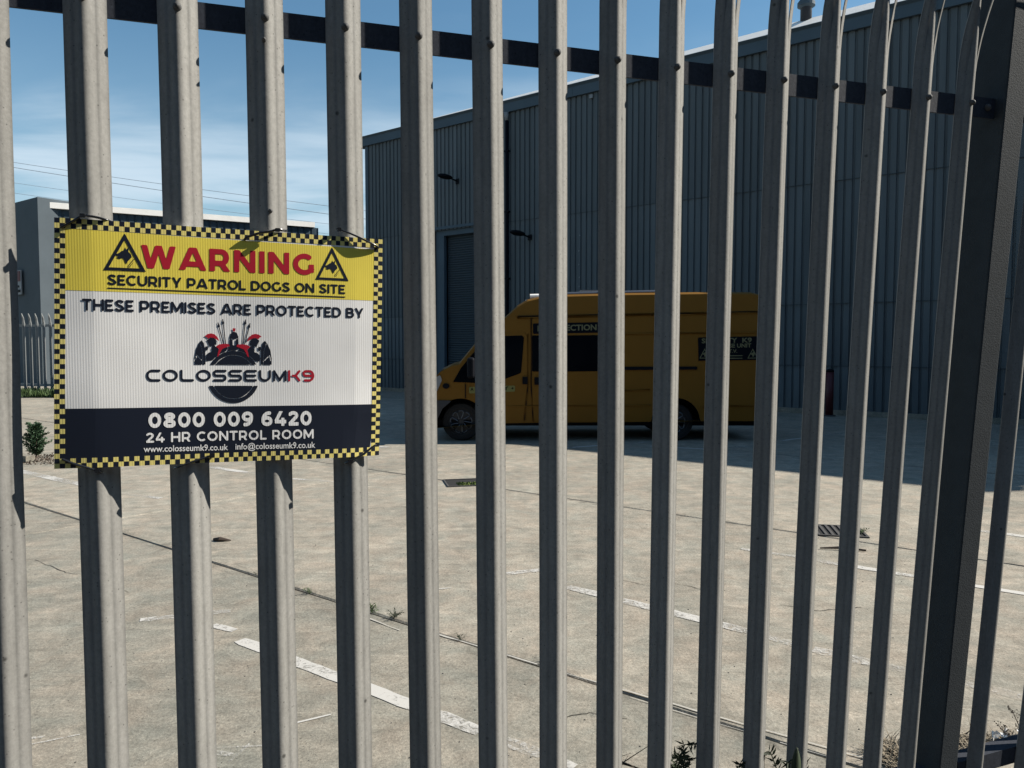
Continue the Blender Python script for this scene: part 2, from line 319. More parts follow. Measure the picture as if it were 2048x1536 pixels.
cuts = [-52, -43.6, -34.9, -27.4, -19.8, -11.9, -7.2, .9, 8.6, 16.8, 25, 34]
for i in range(len(rows)-1):
    for j in range(len(cuts)-1):
        g0 = .0075 if i else .004
        poly = [WA*a + WB*b for a, b in ((cuts[j]+.001, rows[i]+g0), (cuts[j+1]-.001, rows[i]+g0), (cuts[j+1]-.001, rows[i+1]-g0), (cuts[j]+.001, rows[i+1]-g0))]
        poly = half(poly, inside, dcut+.01)
        if len(poly) < 3 or max(p.y for p in poly) < .3: continue
        ar = abs(sum(poly[k].x*poly[(k+1) % len(poly)].y - poly[(k+1) % len(poly)].x*poly[k].y for k in range(len(poly))))/2
        if ar < .3: continue
        if poly[0].x*poly[1].y-0 and sum(poly[k].x*poly[(k+1) % len(poly)].y - poly[(k+1) % len(poly)].x*poly[k].y for k in range(len(poly))) < 0: poly = poly[::-1]
        v, f = slab_mesh(poly, random.uniform(-.0015, .0015), -.034)
        mesh_obj('concrete_slab', v, f, M['concB'] if rows[i] < 3 else M['concA'], yard)
bk = half([WA*a + WB*b for a, b in ((-60, 20), (40, 20), (40, 45), (-60, 45))], inside, dcut)
def line(x1, y1, x2, y2, w=.1, wear=0):
    p, q = ground(x1, y1), ground(x2, y2); d = (q-p).normalized(); n = Vector((-d.y, d.x, 0))*w/2; z = Vector((0, 0, .0035))
    L_ = (q-p).length; k = max(2, int(L_/.05)); v = []; f = []
    for i in range(k+1):
        c = p + (q-p)*(i/k); j1 = 1+.22*noise.noise(c*11+Vector((3, 1, 0))); j2 = 1+.22*noise.noise(c*11+Vector((9, 5, 0)))
        e = .8 if i in (0, k) else 1
        v += [c+n*j1*e+z, c-n*j2*e+z]
        if i: a = 2*i; f.append((a-2, a-1, a+1, a))
    return mesh_obj('line_marking', v, f, M['paint'], yard)
for a in ((280, 1241, 462, 1222, .07), (425, 1251, 470, 1262, .06),
          (1010, 1148, 1085, 1140, .07), (1133, 1174, 1490, 1262, .09), (1490, 1262, 1600, 1292, .07), (1626, 1299, 1745, 1327, .1), (1770, 1332, 1815, 1342, .08), (1985, 1380, 2070, 1400, .09), (1840, 1347, 1975, 1378, .07),
          (1482, 1098, 1600, 1115, .06), (1615, 1118, 1760, 1142, .08), (1760, 1142, 2060, 1190, .07), (1960, 1062, 2070, 1076, .09), (30, 940, 150, 967, .13), (150, 967, 200, 978, .1), (248, 988, 322, 997, .08), (420, 934, 506, 947, .11), (585, 958, 668, 964, .08), (672, 968, 740, 972, .05), (52, 1492, 160, 1470, .012), (570, 1452, 662, 1430, .014), (60, 1478, 90, 1474, .02), (410, 1502, 470, 1512, .03), (455, 1528, 500, 1488, .012), (840, 1182, 905, 1176, .02), (430, 1497, 590, 1490, .012),
          (740, 893.5, 778, 894.5, .12), (1130, 896, 1300, 884, .08), (1300, 893, 1420, 899, .08), (1420, 899, 1540, 888, .07), (1560, 882, 1640, 872, .08), (1640, 872, 1720, 862, .07)):
    line(*a)
for x0, x1, w in ((480, 842, .085), (862, 962, .08), (1008, 1085, .075), (1105, 1150, .05)):
    ya, yb_ = [1281+(x-480)*(1508-1281)/(1078-480) for x in (x0, x1)]; line(x0, ya, x1, yb_, w)
# pale lips left where the joint sealant strip was relaid
def lip(x1, y1, x2, y2, w=.012):
    p, q = ground(x1, y1), ground(x2, y2); d = (q-p).normalized(); n = Vector((-d.y, d.x, 0))*w/2; z = Vector((0, 0, .005)); v = []; f = []; k = int((q-p).length/.08)
    for i in range(k+1):
        c = p + (q-p)*(i/k); o_ = Vector((d.y, -d.x, 0))*.004*noise.noise(c*9); j = max(.15, 1+.9*noise.noise(c*5)); v += [c+o_+n*j+z, c+o_-n*j+z]
        if i: f.append((2*i-2, 2*i-1, 2*i+1, 2*i))
    return mesh_obj('joint_lip', v, f, M['lip'], yard)
lip(700, 1224, 800, 1262); lip(870, 1268, 1075, 1330); lip(1130, 1348, 1860, 1556, .008); lip(1260, 1396, 1500, 1468, .004); lip(1560, 1487, 1700, 1528, .005)

# hairline cracks
for pts_ in (((690, 1008), (742, 1018), (800, 1013), (868, 1027), (940, 1024)), ((1240, 1160), (1300, 1172), (1345, 1166), (1420, 1183)), ((70, 1120), (130, 1146), (180, 1150), (260, 1189)), ((1120, 1440), (1180, 1425), (1260, 1440)), ((1560, 1210), (1640, 1222), (1730, 1215))):
    v = []; f = []; q = [ground(*p) for p in pts_]
    for i in range(len(q)-1):
        for j in range(14):
            c = q[i].lerp(q[i+1], j/14); d = (q[i+1]-q[i]).normalized(); n = Vector((-d.y, d.x, 0)); c = c+n*.018*noise.noise(c*9)+n*.006*noise.noise(c*31); w_ = .0022*(1+noise.noise(c*13)); v += [c+n*w_+Vector((0, 0, .0032)), c-n*w_+Vector((0, 0, .0032))]
            if len(v) > 2: k = len(v); f.append((k-4, k-3, k-1, k-2))
    mesh_obj('crack', v, f, M['soil'], yard)
# drain covers
def grate(px, py, w, n, name, label, ang, mossy=False, barw=.5):
    c = ground(px, py); t = thing(name, label, 'drain cover', (c.x, c.y, 0))
    ca, sa = math.cos(ang), math.sin(ang); X = Vector((ca, sa, 0)); Y = Vector((-sa, ca, 0)); h = w/2; zt = Vector((0, 0, 1))
    b = MB(); th = .018
    for s in (-1, 1):
        b.cbox(c+X*s*(h-th/2)+zt*.002, th, w, .02, X, Y); b.cbox(c+Y*s*(h-th/2)+zt*.002, w-2*th-.001, th, .02, X, Y)
    b.obj('frame', M['iron'], t)
    MB().quad(*[c+X*a*(h-th)+Y*e*(h-th)+zt*.0035 for a, e in ((-1, -1), (1, -1), (1, 1), (-1, 1))]).obj('drain_void', M['void'], t)
    if n:
        for i in range(n):
            f = -1+2*(i+1)/(n+1); MB().cbox(c+X*f*(h-th)+zt*.008, (w-2*th)/(n+1)*barw, w-2*th-.004, .008, X, Y).obj('bar', M['iron'], t)
    if mossy:
        m = MB()
        for i in range(260):
            p = c + X*random.uniform(-.1, h-.02) + Y*random.uniform(-h+.02, -h*.1); r = random.uniform(.006, .018)
            a = random.uniform(0, 6.28); d = Vector((math.cos(a), math.sin(a), 0)); m.quad(p-d*r+zt*.005, p+d*r+zt*.005, p+d*r*.3+zt*(.01+r))
        m.obj('moss', M['moss'], t, kind='stuff')
    return t
grate(1678, 1063, .40, 6, 'drain_grate', 'barred iron drain grate set in the sunlit concrete with a weed beside it', R(-12), barw=.42)
grate(930, 966, .46, 0, 'drain_gully', 'open square gully with green moss along its near edge, in front of the van', R(12), mossy=True)

# ---------------------------------------------------------------- warehouse
wh = thing('warehouse', 'tall slate grey ribbed metal warehouse with a roller shutter, behind the orange van', 'building', wpt(-6, WOFF, 0))
A0, A1 = -20.9, 6.9
def ribsheet(a0, a1, z0, z1, b, pitch=.18):
    n = max(1, round((a1-a0)/pitch)); pt = (a1-a0)/n; prof = []
    for i in range(n):
        s = a0+i*pt; prof += [(s, 0), (s+pt*.66, 0), (s+pt*.74, .036), (s+pt*.92, .036)]
    prof.append((a1, 0)); v = []; f = []
    for a, d in prof: v += [wpt(a, b+d, z0), wpt(a, b+d, z1)]
    for i in range(len(prof)-1): f.append((2*i, 2*i+2, 2*i+3, 2*i+1))
    return v, f
zs = [.12, 1.15, 2.57, 5.33, 8.62]; SH0, SH1, SHT = -17.62, -14.95, 5.33
edges = [A0]
while edges[-1] < A1-.6: edges.append(min(A1, edges[-1]+1.08))
if SH0 not in edges: edges = sorted([e for e in edges if abs(e-SH0) > .3 and abs(e-SH1) > .3]+[SH0, SH1])
edges[-1] = A1
for j in range(4):
    for i in range(len(edges)-1):
        if edges[i] >= SH0-.01 and edges[i+1] <= SH1+.01 and j < 3: continue
        v, f = ribsheet(edges[i]+.001, edges[i+1]-.001, zs[j]-(.03 if j else 0), zs[j+1], WOFF-.006*j - .0015*(i % 2))
        mesh_obj('cladding_sheet', v, f, M['clad'], wh)
core = MB()
ct = 8.75
for (a, b_, c_, d_, z0, z1) in ((A0, SH0, WOFF+.045, WOFF+25, 0, ct), (SH1, A1, WOFF+.045, WOFF+25, 0, ct), (SH0, SH1, WOFF+.045, WOFF+25, SHT, ct), (SH0, SH1, WOFF+.5, WOFF+25, 0, SHT)):
    core.box(wpt(a, c_, z0), WA*(b_-a), WB*(d_-c_), Vector((0, 0, z1-z0)))
core.obj('inner_wall', M['clad2'], wh)
MB().box(wpt(A0, WOFF-.05, 0), WA*(SH0-A0-.01), WB*.09, (0, 0, .12)).box(wpt(SH1+.01, WOFF-.05, 0), WA*(A1-SH1), WB*.09, (0, 0, .12)).obj('plinth', M['concB'], wh)
# deep fascia in lapped lengths, topped by a sloping white flashing that shows more towards the right
fa = A0-.35; k = 0
while fa < A1+.3:
    fb = min(A1+.35, fa+3.02); k += 1
    v = [wpt(x, y, z) for x in (fa+.002, fb-.002) for y, z in ((WOFF-.10-.002*(k % 2), 8.54), (WOFF-.10-.002*(k % 2), 8.80), (WOFF-.17, 8.86), (WOFF+.2, 8.86), (WOFF+.2, 8.54))]
    mesh_obj('fascia_length', v, [(0, 5, 6, 1), (1, 6, 7, 2), (2, 7, 8, 3), (4, 9, 5, 0), (3, 8, 9, 4), (0, 1, 2, 3, 4), (9, 8, 7, 6, 5)], M['fascia'], wh)
    if fb > -18:
        def hh(a): t = min(1, max(0, (a+18)/11.)); return .03+.31*t
        v = [wpt(x, y, z) for x in (fa+.002, fb-.002) for y, z in ((WOFF-.16, 8.868), (WOFF-.155, 8.875), (WOFF-.155+hh(x)*1.5, 8.87+hh(x)), (WOFF+.6, 8.87+hh(x)+.02), (WOFF+.6, 8.868))]
        mesh_obj('white_flashing', v, [(0, 5, 6, 1), (1, 6, 7, 2), (2, 7, 8, 3), (4, 9, 5, 0), (3, 8, 9, 4), (0, 1, 2, 3, 4), (9, 8, 7, 6, 5)], M['whitem'], wh)
    fa = fb
mesh_obj('roof', [wpt(A0-.3, WOFF+.36, 8.86), wpt(A1+.3, WOFF+.36, 8.86), wpt(A1+.3, WOFF+13, 9.7), wpt(A0-.3, WOFF+13, 9.7), wpt(A1+.3, WOFF+25, 8.8), wpt(A0-.3, WOFF+25, 8.8)], [(0, 1, 2, 3), (3, 2, 4, 5)], M['fascia'], wh)
for z in (1.15, 2.57, 5.33):
    for a in edges[:-1]:
        if SH0-.01 <= a < SH1-.01 and z < 5.4: continue
        MB().box(wpt(a+.01, WOFF-.034, z-.034), WA*1.05, WB*.012, (0, 0, .012)).obj('lap_joint', M['clad2'], wh)
# corner trims
MB().box(wpt(A0-.03, WOFF-.035, .12), WA*.14, WB*.03, (0, 0, 8.4)).obj('corner_trim', M['fascia'], wh)
MB().box(wpt(A1-.1, WOFF-.035, .12), WA*.14, WB*.03, (0, 0, 8.4)).obj('corner_trim', M['fascia'], wh)
# roller shutter
rs = MB().box(wpt(SH0, WOFF+.06, 0), WA*.36, WB*.12, (0, 0, SHT)).box(wpt(SH1-.12, WOFF+.06, 0), WA*.12, WB*.12, (0, 0, SHT)).box(wpt(SH0+.36, WOFF+.06, SHT-.2), WA*(SH1-SH0-.48), WB*.12, (0, 0, .2)).obj('shutter_frame', M['fascia'], wh)
v = []; f = []; z = 0.; sp = .075
while z < SHT-.2:
    i = len(v)
    for x in (SH0+.36, SH1-.12): v += [wpt(x, WOFF+.26, z), wpt(x, WOFF+.235, z+sp*.3), wpt(x, WOFF+.235, z+sp*.7), wpt(x, WOFF+.26, z+sp*.97), wpt(x, WOFF+.275, z+sp)]
    for q in range(4): f.append((i+q, i+q+5, i+q+6, i+q+1))
    z += sp
mesh_obj('roller_shutter', v, f, M['clad3'], wh)
MB().box(wpt(SH0-.1, WOFF-.045, SHT), WA*(SH1-SH0+.2), WB*.04, (0, 0, .09)).obj('shutter_lintel', M['fascia'], wh)
# downpipes with outlet
for a in (-14.55, -2.1):
    dp = MB().tube([wpt(a, WOFF-.07, z) for z in (.15, 3, 6, 8.3)], .055, 10).obj('downpipe', M['dark'], wh, smooth=True)
    MB().tube([wpt(a, WOFF-.07, 8.3), wpt(a, WOFF-.10, 8.54)], [.055, .08], 10).obj('outlet', M['paleclad'], wh, smooth=True)
    for z in (1.5, 3.6, 5.6, 7.4): MB().cbox(wpt(a, WOFF-.06, z), .17, .1, .04, WA, WB).obj('pipe_clip', M['dark'], wh)
for a in (-11.6, -7.6, 1.2): MB().cbox(wpt(a, WOFF-.04, 8.44), .10, .05, .10, WA, WB).obj('outlet', M['paleclad'], wh)
# flue on the roof edge
fl = MB().lathe([(.13, 8.9), (.13, 9.95), (.115, 10.0), (.115, 10.05)], wpt(-5.95, WOFF+.35, 0), n=18).obj('flue_pipe', M['vangrey'], wh, smooth=True)
MB().lathe([(.13, 9.46), (.20, 9.50), (.20, 9.58), (.14, 9.66)], wpt(-5.95, WOFF+.35, 0), n=18).obj('flue_collar', M['fascia'], wh)
# fixing rows: pale screw caps scattered on the ribs
sc = MB()
for a, n in ((-6.63, 14), (-11.98, 5)):
    for i in range(n):
        c = wpt(a+random.uniform(-.02, .02), WOFF-.022, 3.2+i*.36+random.uniform(-.1, .1)); sc.lathe([(.022, 0), (.012, .01)], c, -WB, 8)
sc.obj('screw_caps', M['paleclad'], wh, kind='stuff')
# wall lights
def wall_light(px, py, label):
    d = ray(px, py); q = CE + d*((WOFF-WB.dot(CE))/WB.dot(d)); a = WA.dot(q); z = q.z
    t = thing('wall_light', label, 'wall light', wpt(a, WOFF, z), 'dark wall lights on the warehouse')
    MB().cbox(wpt(a, WOFF-.025, z-.03), .12, .05, .16, WA, WB).obj('back_plate', M['dark'], t)
    MB().tube([wpt(a, WOFF-.04, z-.03), wpt(a-.05, WOFF-.25, z+.02), wpt(a-.1, WOFF-.42, z+.05)], .025, 8).obj('arm', M['dark'], t)
    b = MB(); ax = (WA*-.35 + WB*-.85 + Vector((0, 0, .1))).normalized(); c = wpt(a-.1, WOFF-.50, z+.04)
    n = 14; X = ax; Y = X.cross(Vector((0, 0, 1))).normalized(); Z = Y.cross(X).normalized()
    for i, (h, s) in enumerate(((-.05, .55), (-.02, .9), (.02, 1), (.06, .8), (.085, .4))):
        for j in range(n):
            th = 2*math.pi*j/n; b.v.append(c + X*math.cos(th)*.26*s + Y*math.sin(th)*.15*s + Z*h)
    for i in range(4):
        for j in range(n): p = i*n+j; q_ = i*n+(j+1) % n; b.f.append((p, q_, q_+n, p+n))
    b.f.append(tuple(range(n))[::-1]); b.f.append(tuple(range(4*n, 5*n)))
    b.obj('lamp_head', M['dark'], t, smooth=True)
wall_light(916, 361, 'dark oval wall light high on the warehouse above the roller shutter')
wall_light(1061, 473, 'dark oval wall light right of the shutter, lower down above the van cab')
# bollard
c = wpt(-5.05, WOFF-.35, 0); t = thing('bollard', 'dark red steel bollard against the warehouse wall right of the van', 'bollard', c)
MB().lathe([(.085, 0), (.085, 1.0)], c, n=18).obj('post', M['red'], t, smooth=True); MB().lathe([(.088, .995), (.08, 1.04), (.04, 1.06), (0, 1.065)], c, n=18).obj('cap', M['dark'], t, smooth=True)
MB().lathe([(.14, .002), (.14, .02), (.09, .03)], c, n=18).obj('base_plate', M['iron'], t)

# ---------------------------------------------------------------- 2D fill tool: signed distance -> flat polygons
class Shape:
    def __init__(s): s.parts = []      # (op, fn)
    def add(s, fn): s.parts.append((1, fn)); return s
    def sub(s, fn): s.parts.append((-1, fn)); return s
    def __call__(s, X, Y):
        d = np.full_like(X, 9.)
        for op, fn in s.parts: d = np.minimum(d, fn(X, Y)) if op > 0 else np.maximum(d, -fn(X, Y))
        return d
def seg(p, q, w, cap=False):
    p = np.array(p, float); q = np.array(q, float); L_ = np.hypot(*(q-p)); e = (q-p)/max(L_, 1e-9)
    if L_ < 1e-6: return lambda X, Y: np.hypot(X-p[0], Y-p[1])-w/2
    def fn(X, Y):
        u = (X-p[0])*e[0]+(Y-p[1])*e[1]; v = -(X-p[0])*e[1]+(Y-p[1])*e[0]
        if cap: return np.hypot(u-np.clip(u, 0, L_), v)-w/2
        return np.maximum(np.abs(u-L_/2)-L_/2, np.abs(v)-w/2)
    return fn
def disc(c, r): return lambda X, Y: np.hypot(X-c[0], Y-c[1])-r
def poly_fn(pts):
    P = np.array(pts, float)
    def fn(X, Y):
        d = np.full_like(X, 1e9); ins = np.zeros(X.shape, bool); n = len(P)
        for i in range(n):
            a = P[i]; b = P[(i+1) % n]; e = b-a; wx = X-a[0]; wy = Y-a[1]; t = np.clip((wx*e[0]+wy*e[1])/(e@e+1e-12), 0, 1)
            d = np.minimum(d, np.hypot(wx-e[0]*t, wy-e[1]*t))
            c = ((a[1] > Y) != (b[1] > Y)) & (X < (b[0]-a[0])*(Y-a[1])/((b[1]-a[1])+1e-12)+a[0]); ins ^= c
        return np.where(ins, -d, d)
    return fn
def stroke(shape, pts, w, cap=False):
    for i in range(len(pts)-1): shape.add(seg(pts[i], pts[i+1], w, cap))
    for p in pts[1:-1]: shape.add(disc(p, w/2))
    if len(pts) > 3 and pts[0] == pts[-1]: shape.add(disc(pts[0], w/2))
def fill(fn, x0, x1, y0, y1, cell):
    nx = max(2, int(math.ceil((x1-x0)/cell))); ny = max(2, int(math.ceil((y1-y0)/cell)))
    xs = np.linspace(x0, x1, nx+1); ys = np.linspace(y0, y1, ny+1); X, Y = np.meshgrid(xs, ys); D = fn(X, Y)
    I = D < 0; cnt = I[:-1, :-1]*1+I[1:, :-1]+I[:-1, 1:]+I[1:, 1:]
    V = []; F = []
    for j in range(ny):
        row = cnt[j] == 4
        if row.any():
            d = np.diff(np.concatenate([[0], row.astype(int), [0]])); st = np.where(d == 1)[0]; en = np.where(d == -1)[0]
            for a, b in zip(st, en):
                i = len(V); V += [(xs[a], ys[j]), (xs[b], ys[j]), (xs[b], ys[j+1]), (xs[a], ys[j+1])]; F.append((i, i+1, i+2, i+3))
    for j, i_ in zip(*np.where((cnt > 0) & (cnt < 4))):
        q = [(xs[i_], ys[j], D[j, i_]), (xs[i_+1], ys[j], D[j, i_+1]), (xs[i_+1], ys[j+1], D[j+1, i_+1]), (xs[i_], ys[j+1], D[j+1, i_])]; out = []
        for k in range(4):
            a = q[k]; b = q[(k+1) % 4]
            if a[2] < 0: out.append((a[0], a[1]))
            if (a[2] < 0) != (b[2] < 0):
                t = a[2]/(a[2]-b[2]); out.append((a[0]+(b[0]-a[0])*t, a[1]+(b[1]-a[1])*t))
        if len(out) >= 3: i = len(V); V += out; F.append(tuple(range(i, i+len(out))))
    return V, F
def arc(cx, cy, rx, ry, a0, a1, n=16): return [(cx+rx*math.cos(R(a0+(a1-a0)*i/n)), cy+ry*math.sin(R(a0+(a1-a0)*i/n))) for i in range(n+1)]
def glyph(c, t):            # bold geometric capitals; cap height 1, stroke t; returns width, list of centre lines
    h = t/2; T = 1-h; B = h; m = .52
    if c == 'A': return 1.06, [[(-.02+h*.5, -.1), (.53, 1.07)], [(1.08-h*.5, -.1), (.53, 1.07)], [(.25, .27), (.81, .27)]]
    if c == 'B': return .82, [[(h, 0), (h, 1)], [(h, T), (.5, T)]+arc(.5, (T+m)/2, .2, (T-m)/2, 90, -90, 10)+[(h, m)], [(h, m), (.52, m)]+arc(.52, (B+m)/2, .23, (m-B)/2, 90, -90, 10)+[(h, B)]]
    if c == 'C': return .92, [arc(.52, .5, .52-h, .5-h, 48, 312, 24)]
    if c == 'D': return .92, [[(h, 0), (h, 1)], [(h, T), (.42, T)]+arc(.42, .5, .5-h, .5-h, 90, -90, 16)+[(h, B)]]
    if c == 'E': return .72, [[(h, 0), (h, 1)], [(h, T), (.7, T)], [(h, .5), (.62, .5)], [(h, B), (.72, B)]]
    if c == 'G': return .96, [arc(.52, .5, .52-h, .5-h, 48, 335, 26), [(.96-h, .5), (.96-h, .12)]]
    if c == 'H': return .92, [[(h, 0), (h, 1)], [(.92-h, 0), (.92-h, 1)], [(h, .5), (.92-h, .5)]]
    if c == 'I': return t, [[(h, 0), (h, 1)]]
    if c == 'K': return .9, [[(h, 0), (h, 1)], [(h, .3), (.82, 1.08)], [(.34, .52), (.86, -.08)]]
    if c == 'L': return .68, [[(h, 0), (h, 1)], [(h, B), (.68, B)]]
    if c == 'M': return 1.12, [[(h, 0), (h, 1)], [(1.12-h, 0), (1.12-h, 1)], [(h, .98), (.56, .2), (1.12-h, .98)]]
    if c == 'N': return .94, [[(h, 0), (h, 1)], [(.94-h, 0), (.94-h, 1)], [(h, .96), (.94-h, .04)]]
    if c == 'O': return 1.04, [arc(.52, .5, .52-h, .5-h, 0, 360, 32)]
    if c == 'P': return .84, [[(h, 0), (h, 1)], [(h, T), (.5, T)]+arc(.5, (T+.34)/2, .34-h, (T-.34)/2, 90, -90, 12)+[(h, .34)]]
    if c == 'R': return .88, [[(h, 0), (h, 1)], [(h, T), (.5, T)]+arc(.5, (T+.36)/2, .34-h, (T-.36)/2, 90, -90, 12)+[(h, .36)], [(.52, .34), (.80, -.06)]]
    if c == 'S': return .82, [[(.74, .80)]+arc(.42, .745, .30-h*.3, .255-h, 40, 200, 12)+[(.3, .545), (.55, .46)]+arc(.42, .265, .40-h, .265-h, 50, -155, 14)+[(.05, .2)]]
    if c == 'T': return .82, [[(.41, 0), (.41, T)], [(0, T), (.82, T)]]
    if c == 'U': return .9, [[(h, 1), (h, .42)]+arc(.45, .42, .45-h, .42-h, 180, 360, 16)+[(.9-h, 1)]]
    if c == 'W': return 1.42, [[(h*.9, 1.08), (.40, -.06)], [(.38, -.06), (.71, 1.04)], [(.71, 1.04), (1.04, -.06)], [(1.02, -.06), (1.42-h*.9, 1.08)]]
    if c == 'Y': return .94, [[(.02+h*.5, 1.08), (.47, .36)], [(.92-h*.5, 1.08), (.47, .36)], [(.47, .4), (.47, 0)]]
    if c == 'V': return 1., [[(h*.7, 1.08), (.5, -.04)], [(1-h*.7, 1.08), (.5, -.04)]]
    if c == '.': return t, [[(h, 0), (h, t)]]
    if c == '0': return .86, [arc(.43, .5, .43-h, .5-h, 0, 360, 28)]
    if c == '2': return .78, [[(.06, .80)]+arc(.38, .70, .38-h, .30-h, 150, -30, 14)+[(.1, B)], [(.04, B), (.78, B)]]
    if c == '4': return .88, [[(.52, 1.06), (.1, .31)], [(.03, .29), (.88, .29)], [(.62, .55), (.62, 0)]]
    if c == '6': return .82, [arc(.41, .34, .41-h, .34-h, 0, 360, 24), arc(.55, .44, .55-h, .56-h, 75, 190, 12)]
    if c == '8': return .84, [arc(.42, .27, .42-h, .27-h+.02, 0, 360, 22), arc(.42, .74, .37-h, .26-h, 0, 360, 20)]
    if c == '9': return .82, [arc(.41, .66, .41-h, .34-h, 0, 360, 24), arc(.27, .56, .55-h, .56-h, 255, 370, 12)]
    return .32, []
def text_shape(s, t, track=.06):
    items = []; x = 0
    for c in s:
        w, st = glyph(c, t)
        if st: items.append((x, w, st))
        x += w + track
    return items, x-track
def text_fill(s, t, track, cell):       # cells in cap-height units; returns V (x in 0..W, y 0..1), F, W
    items, W_ = text_shape(s, t, track); V = []; F = []
    for x0, w, st in items:
        sh = Shape()
        for pl in st: stroke(sh, pl, t)
        v, f = fill(lambda X, Y: np.maximum(sh(X, Y), np.maximum(-Y+1e-4, Y-1-1e-4)), -.06, w+.06, -cell, 1+cell, cell)
        i = len(V); V += [(p[0]+x0, p[1]) for p in v]; F += [tuple(i+k for k in q) for q in f]
    return V, F, W_
_ft = {}
def font_mesh(s, bold=0.0):
    cu = bpy.data.curves.new('t', 'FONT'); cu.body = s; cu.size = 1; cu.offset = bold; cu.resolution_u = 3
    ob = bpy.data.objects.new('t', cu); me = ob.to_mesh(); V = [(v.co.x, v.co.y) for v in me.vertices]; F = [tuple(p.vertices) for p in me.polygons]
    ob.to_mesh_clear(); bpy.data.objects.remove(ob); bpy.data.curves.remove(cu)
    x0 = min(v[0] for v in V); x1 = max(v[0] for v in V); return [(v[0]-x0, v[1]) for v in V], F, x1-x0
def text_on(v, f, W_, cap, BL, BR, TL):            # map onto quad: baseline BL->BR, cap height at TL
    return v

# ---------------------------------------------------------------- warning sign (corrugated plastic board tied to the pales)
SH = .0295                                            # stands proud of the pale crests
def sgn(x, y): p = fence(x, y, SH); return np.array([fs(p), p.z])
TLs, TRs, BRs, BLs = sgn(108, 434.5), sgn(765.5, 479), sgn(760, 911.5), sgn(108, 938)
def bow(s, z):
    u = (s-TLs[0])/(TRs[0]-TLs[0]); w = (z-BLs[1])/(TLs[1]-BLs[1])
    h = .0022*math.sin(u*9.5+.6)*(1-.4*w) + .001*math.sin(w*7+u*3)
    if u > .9: h += -.05*(u-.9)*(1.0-w)
    h += -.012*max(0, .18-w)*max(0, u-.86)*20
    h += -.003*max(0, .10-u)/.10
    return h
def s3(s, z, lift=0): return fpt(s, SH+bow(s, z)+lift, z)
sign = thing('warning_sign', 'yellow, white and black warning sign with a checkered border, tied to the palisade fence', 'sign', s3(*((TLs+BRs)/2)))
def flatmesh(name, V, F, m, lift, parent=sign, grid=False):
    vv = [s3(s, z, lift) for s, z in V]; o = mesh_obj(name, vv, [tuple(q) for q in F], m, parent)
    uv = o.data.uv_layers.new(name='flat'); lp = o.data.loops
    for i, l in enumerate(lp): uv.data[i].uv = (V[l.vertex_index][0]+2, V[l.vertex_index][1])
    return o
def quadgrid(c00, c10, c11, c01, nx, ny):            # bilinear grid
    V = []; F = []
    for j in range(ny+1):
        for i in range(nx+1):
            u, w = i/nx, j/ny; V.append(tuple(c00*(1-u)*(1-w)+c10*u*(1-w)+c11*u*w+c01*(1-u)*w))
    for j in range(ny):
        for i in range(nx): a = j*(nx+1)+i; F.append((a, a+1, a+nx+2, a+nx+1))
    return V, F
# board body (closed)
NX, NY = 66, 48
V, F = quadgrid(BLs, BRs, TRs, TLs, NX, NY); n = len(V); vv = [s3(s, z, 0) for s, z in V]+[s3(s, z, -.0045) for s, z in V]
FF = [q for q in F]+[tuple(n+i for i in q)[::-1] for q in F]
rim = [i for i in range(NX+1)]+[(j+1)*(NX+1)-1 for j in range(1, NY+1)]+[NY*(NX+1)+i for i in range(NX-1, -1, -1)]+[j*(NX+1) for j in range(NY-1, 0, -1)]
for k in range(len(rim)): a, b = rim[k], rim[(k+1) % len(rim)]; FF.append((a, a+n, b+n, b))
bo = mesh_obj('board', vv, FF, M['swhite'], sign); uv = bo.data.uv_layers.new(name='flat')
VVV = V+V
for i, l in enumerate(bo.data.loops): uv.data[i].uv = (VVV[l.vertex_index][0]+2, VVV[l.vertex_index][1])
P = lambda x, y: sgn(x, y)
V, F = quadgrid(P(127.5, 580), P(752, 601.5), P(754, 499.5), P(127.5, 456.5), NX, 12); flatmesh('yellow_header', V, F, M['syel'], .0002)
V, F = quadgrid(P(127.5, 919), P(741, 897), P(750.5, 808.6), P(127.5, 817.5), NX, 10); flatmesh('navy_footer', V, F, M['snavy'], .0002)
# checkered border, two squares deep
NCX, NCY = 68, 50
def bil(u, w): return BLs*(1-u)*(1-w)+BRs*u*(1-w)+TRs*u*w+TLs*(1-u)*w
for colr, par in (('syel2', 0), ('snavy', 1)):
    V = []; F = []
    for j in range(NCY):
        for i in range(NCX):
            if (i < 2 or i >= NCX-2 or j < 2 or j >= NCY-2) and (i+j) % 2 == par:
                k = len(V); V += [tuple(bil((i+a)/NCX, (j+b)/NCY)) for a, b in ((0, 0), (1, 0), (1, 1), (0, 1))]; F.append((k, k+1, k+2, k+3))
    flatmesh('yellow_checks' if par == 0 else 'black_checks', V, F, M[colr], .0004)
def put_text(name, v, f, W_, x0, b0, t0, x1, b1, t1, m, capy=1.0):
    BL_, BR_, TL_, TR_ = P(x0, b0), P(x1, b1), P(x0, t0), P(x1, t1); V = []
    for x, y in v:
        u = x/W_; w = y/capy; q = BL_*(1-u)*(1-w)+BR_*u*(1-w)+TR_*u*w+TL_*(1-u)*w; V.append(tuple(q))
    return flatmesh(name, V, f, m, .0006)
def words(name, s, t, track, cell, *a, m):
    v, f, W_ = text_fill(s, t, track, cell); return put_text(name, v, f, W_, *a, m)
words('warning_lettering', 'WARNING', .235, .17, .035, 282, 536, 489.5, 627.5, 551, 508.5, m=M['sred'])
words('dogs_lettering', 'SECURITY PATROL DOGS ON SITE', .205, .1, .06, 215, 570, 548.5, 690, 588.5, 570, m=M['snavy'])
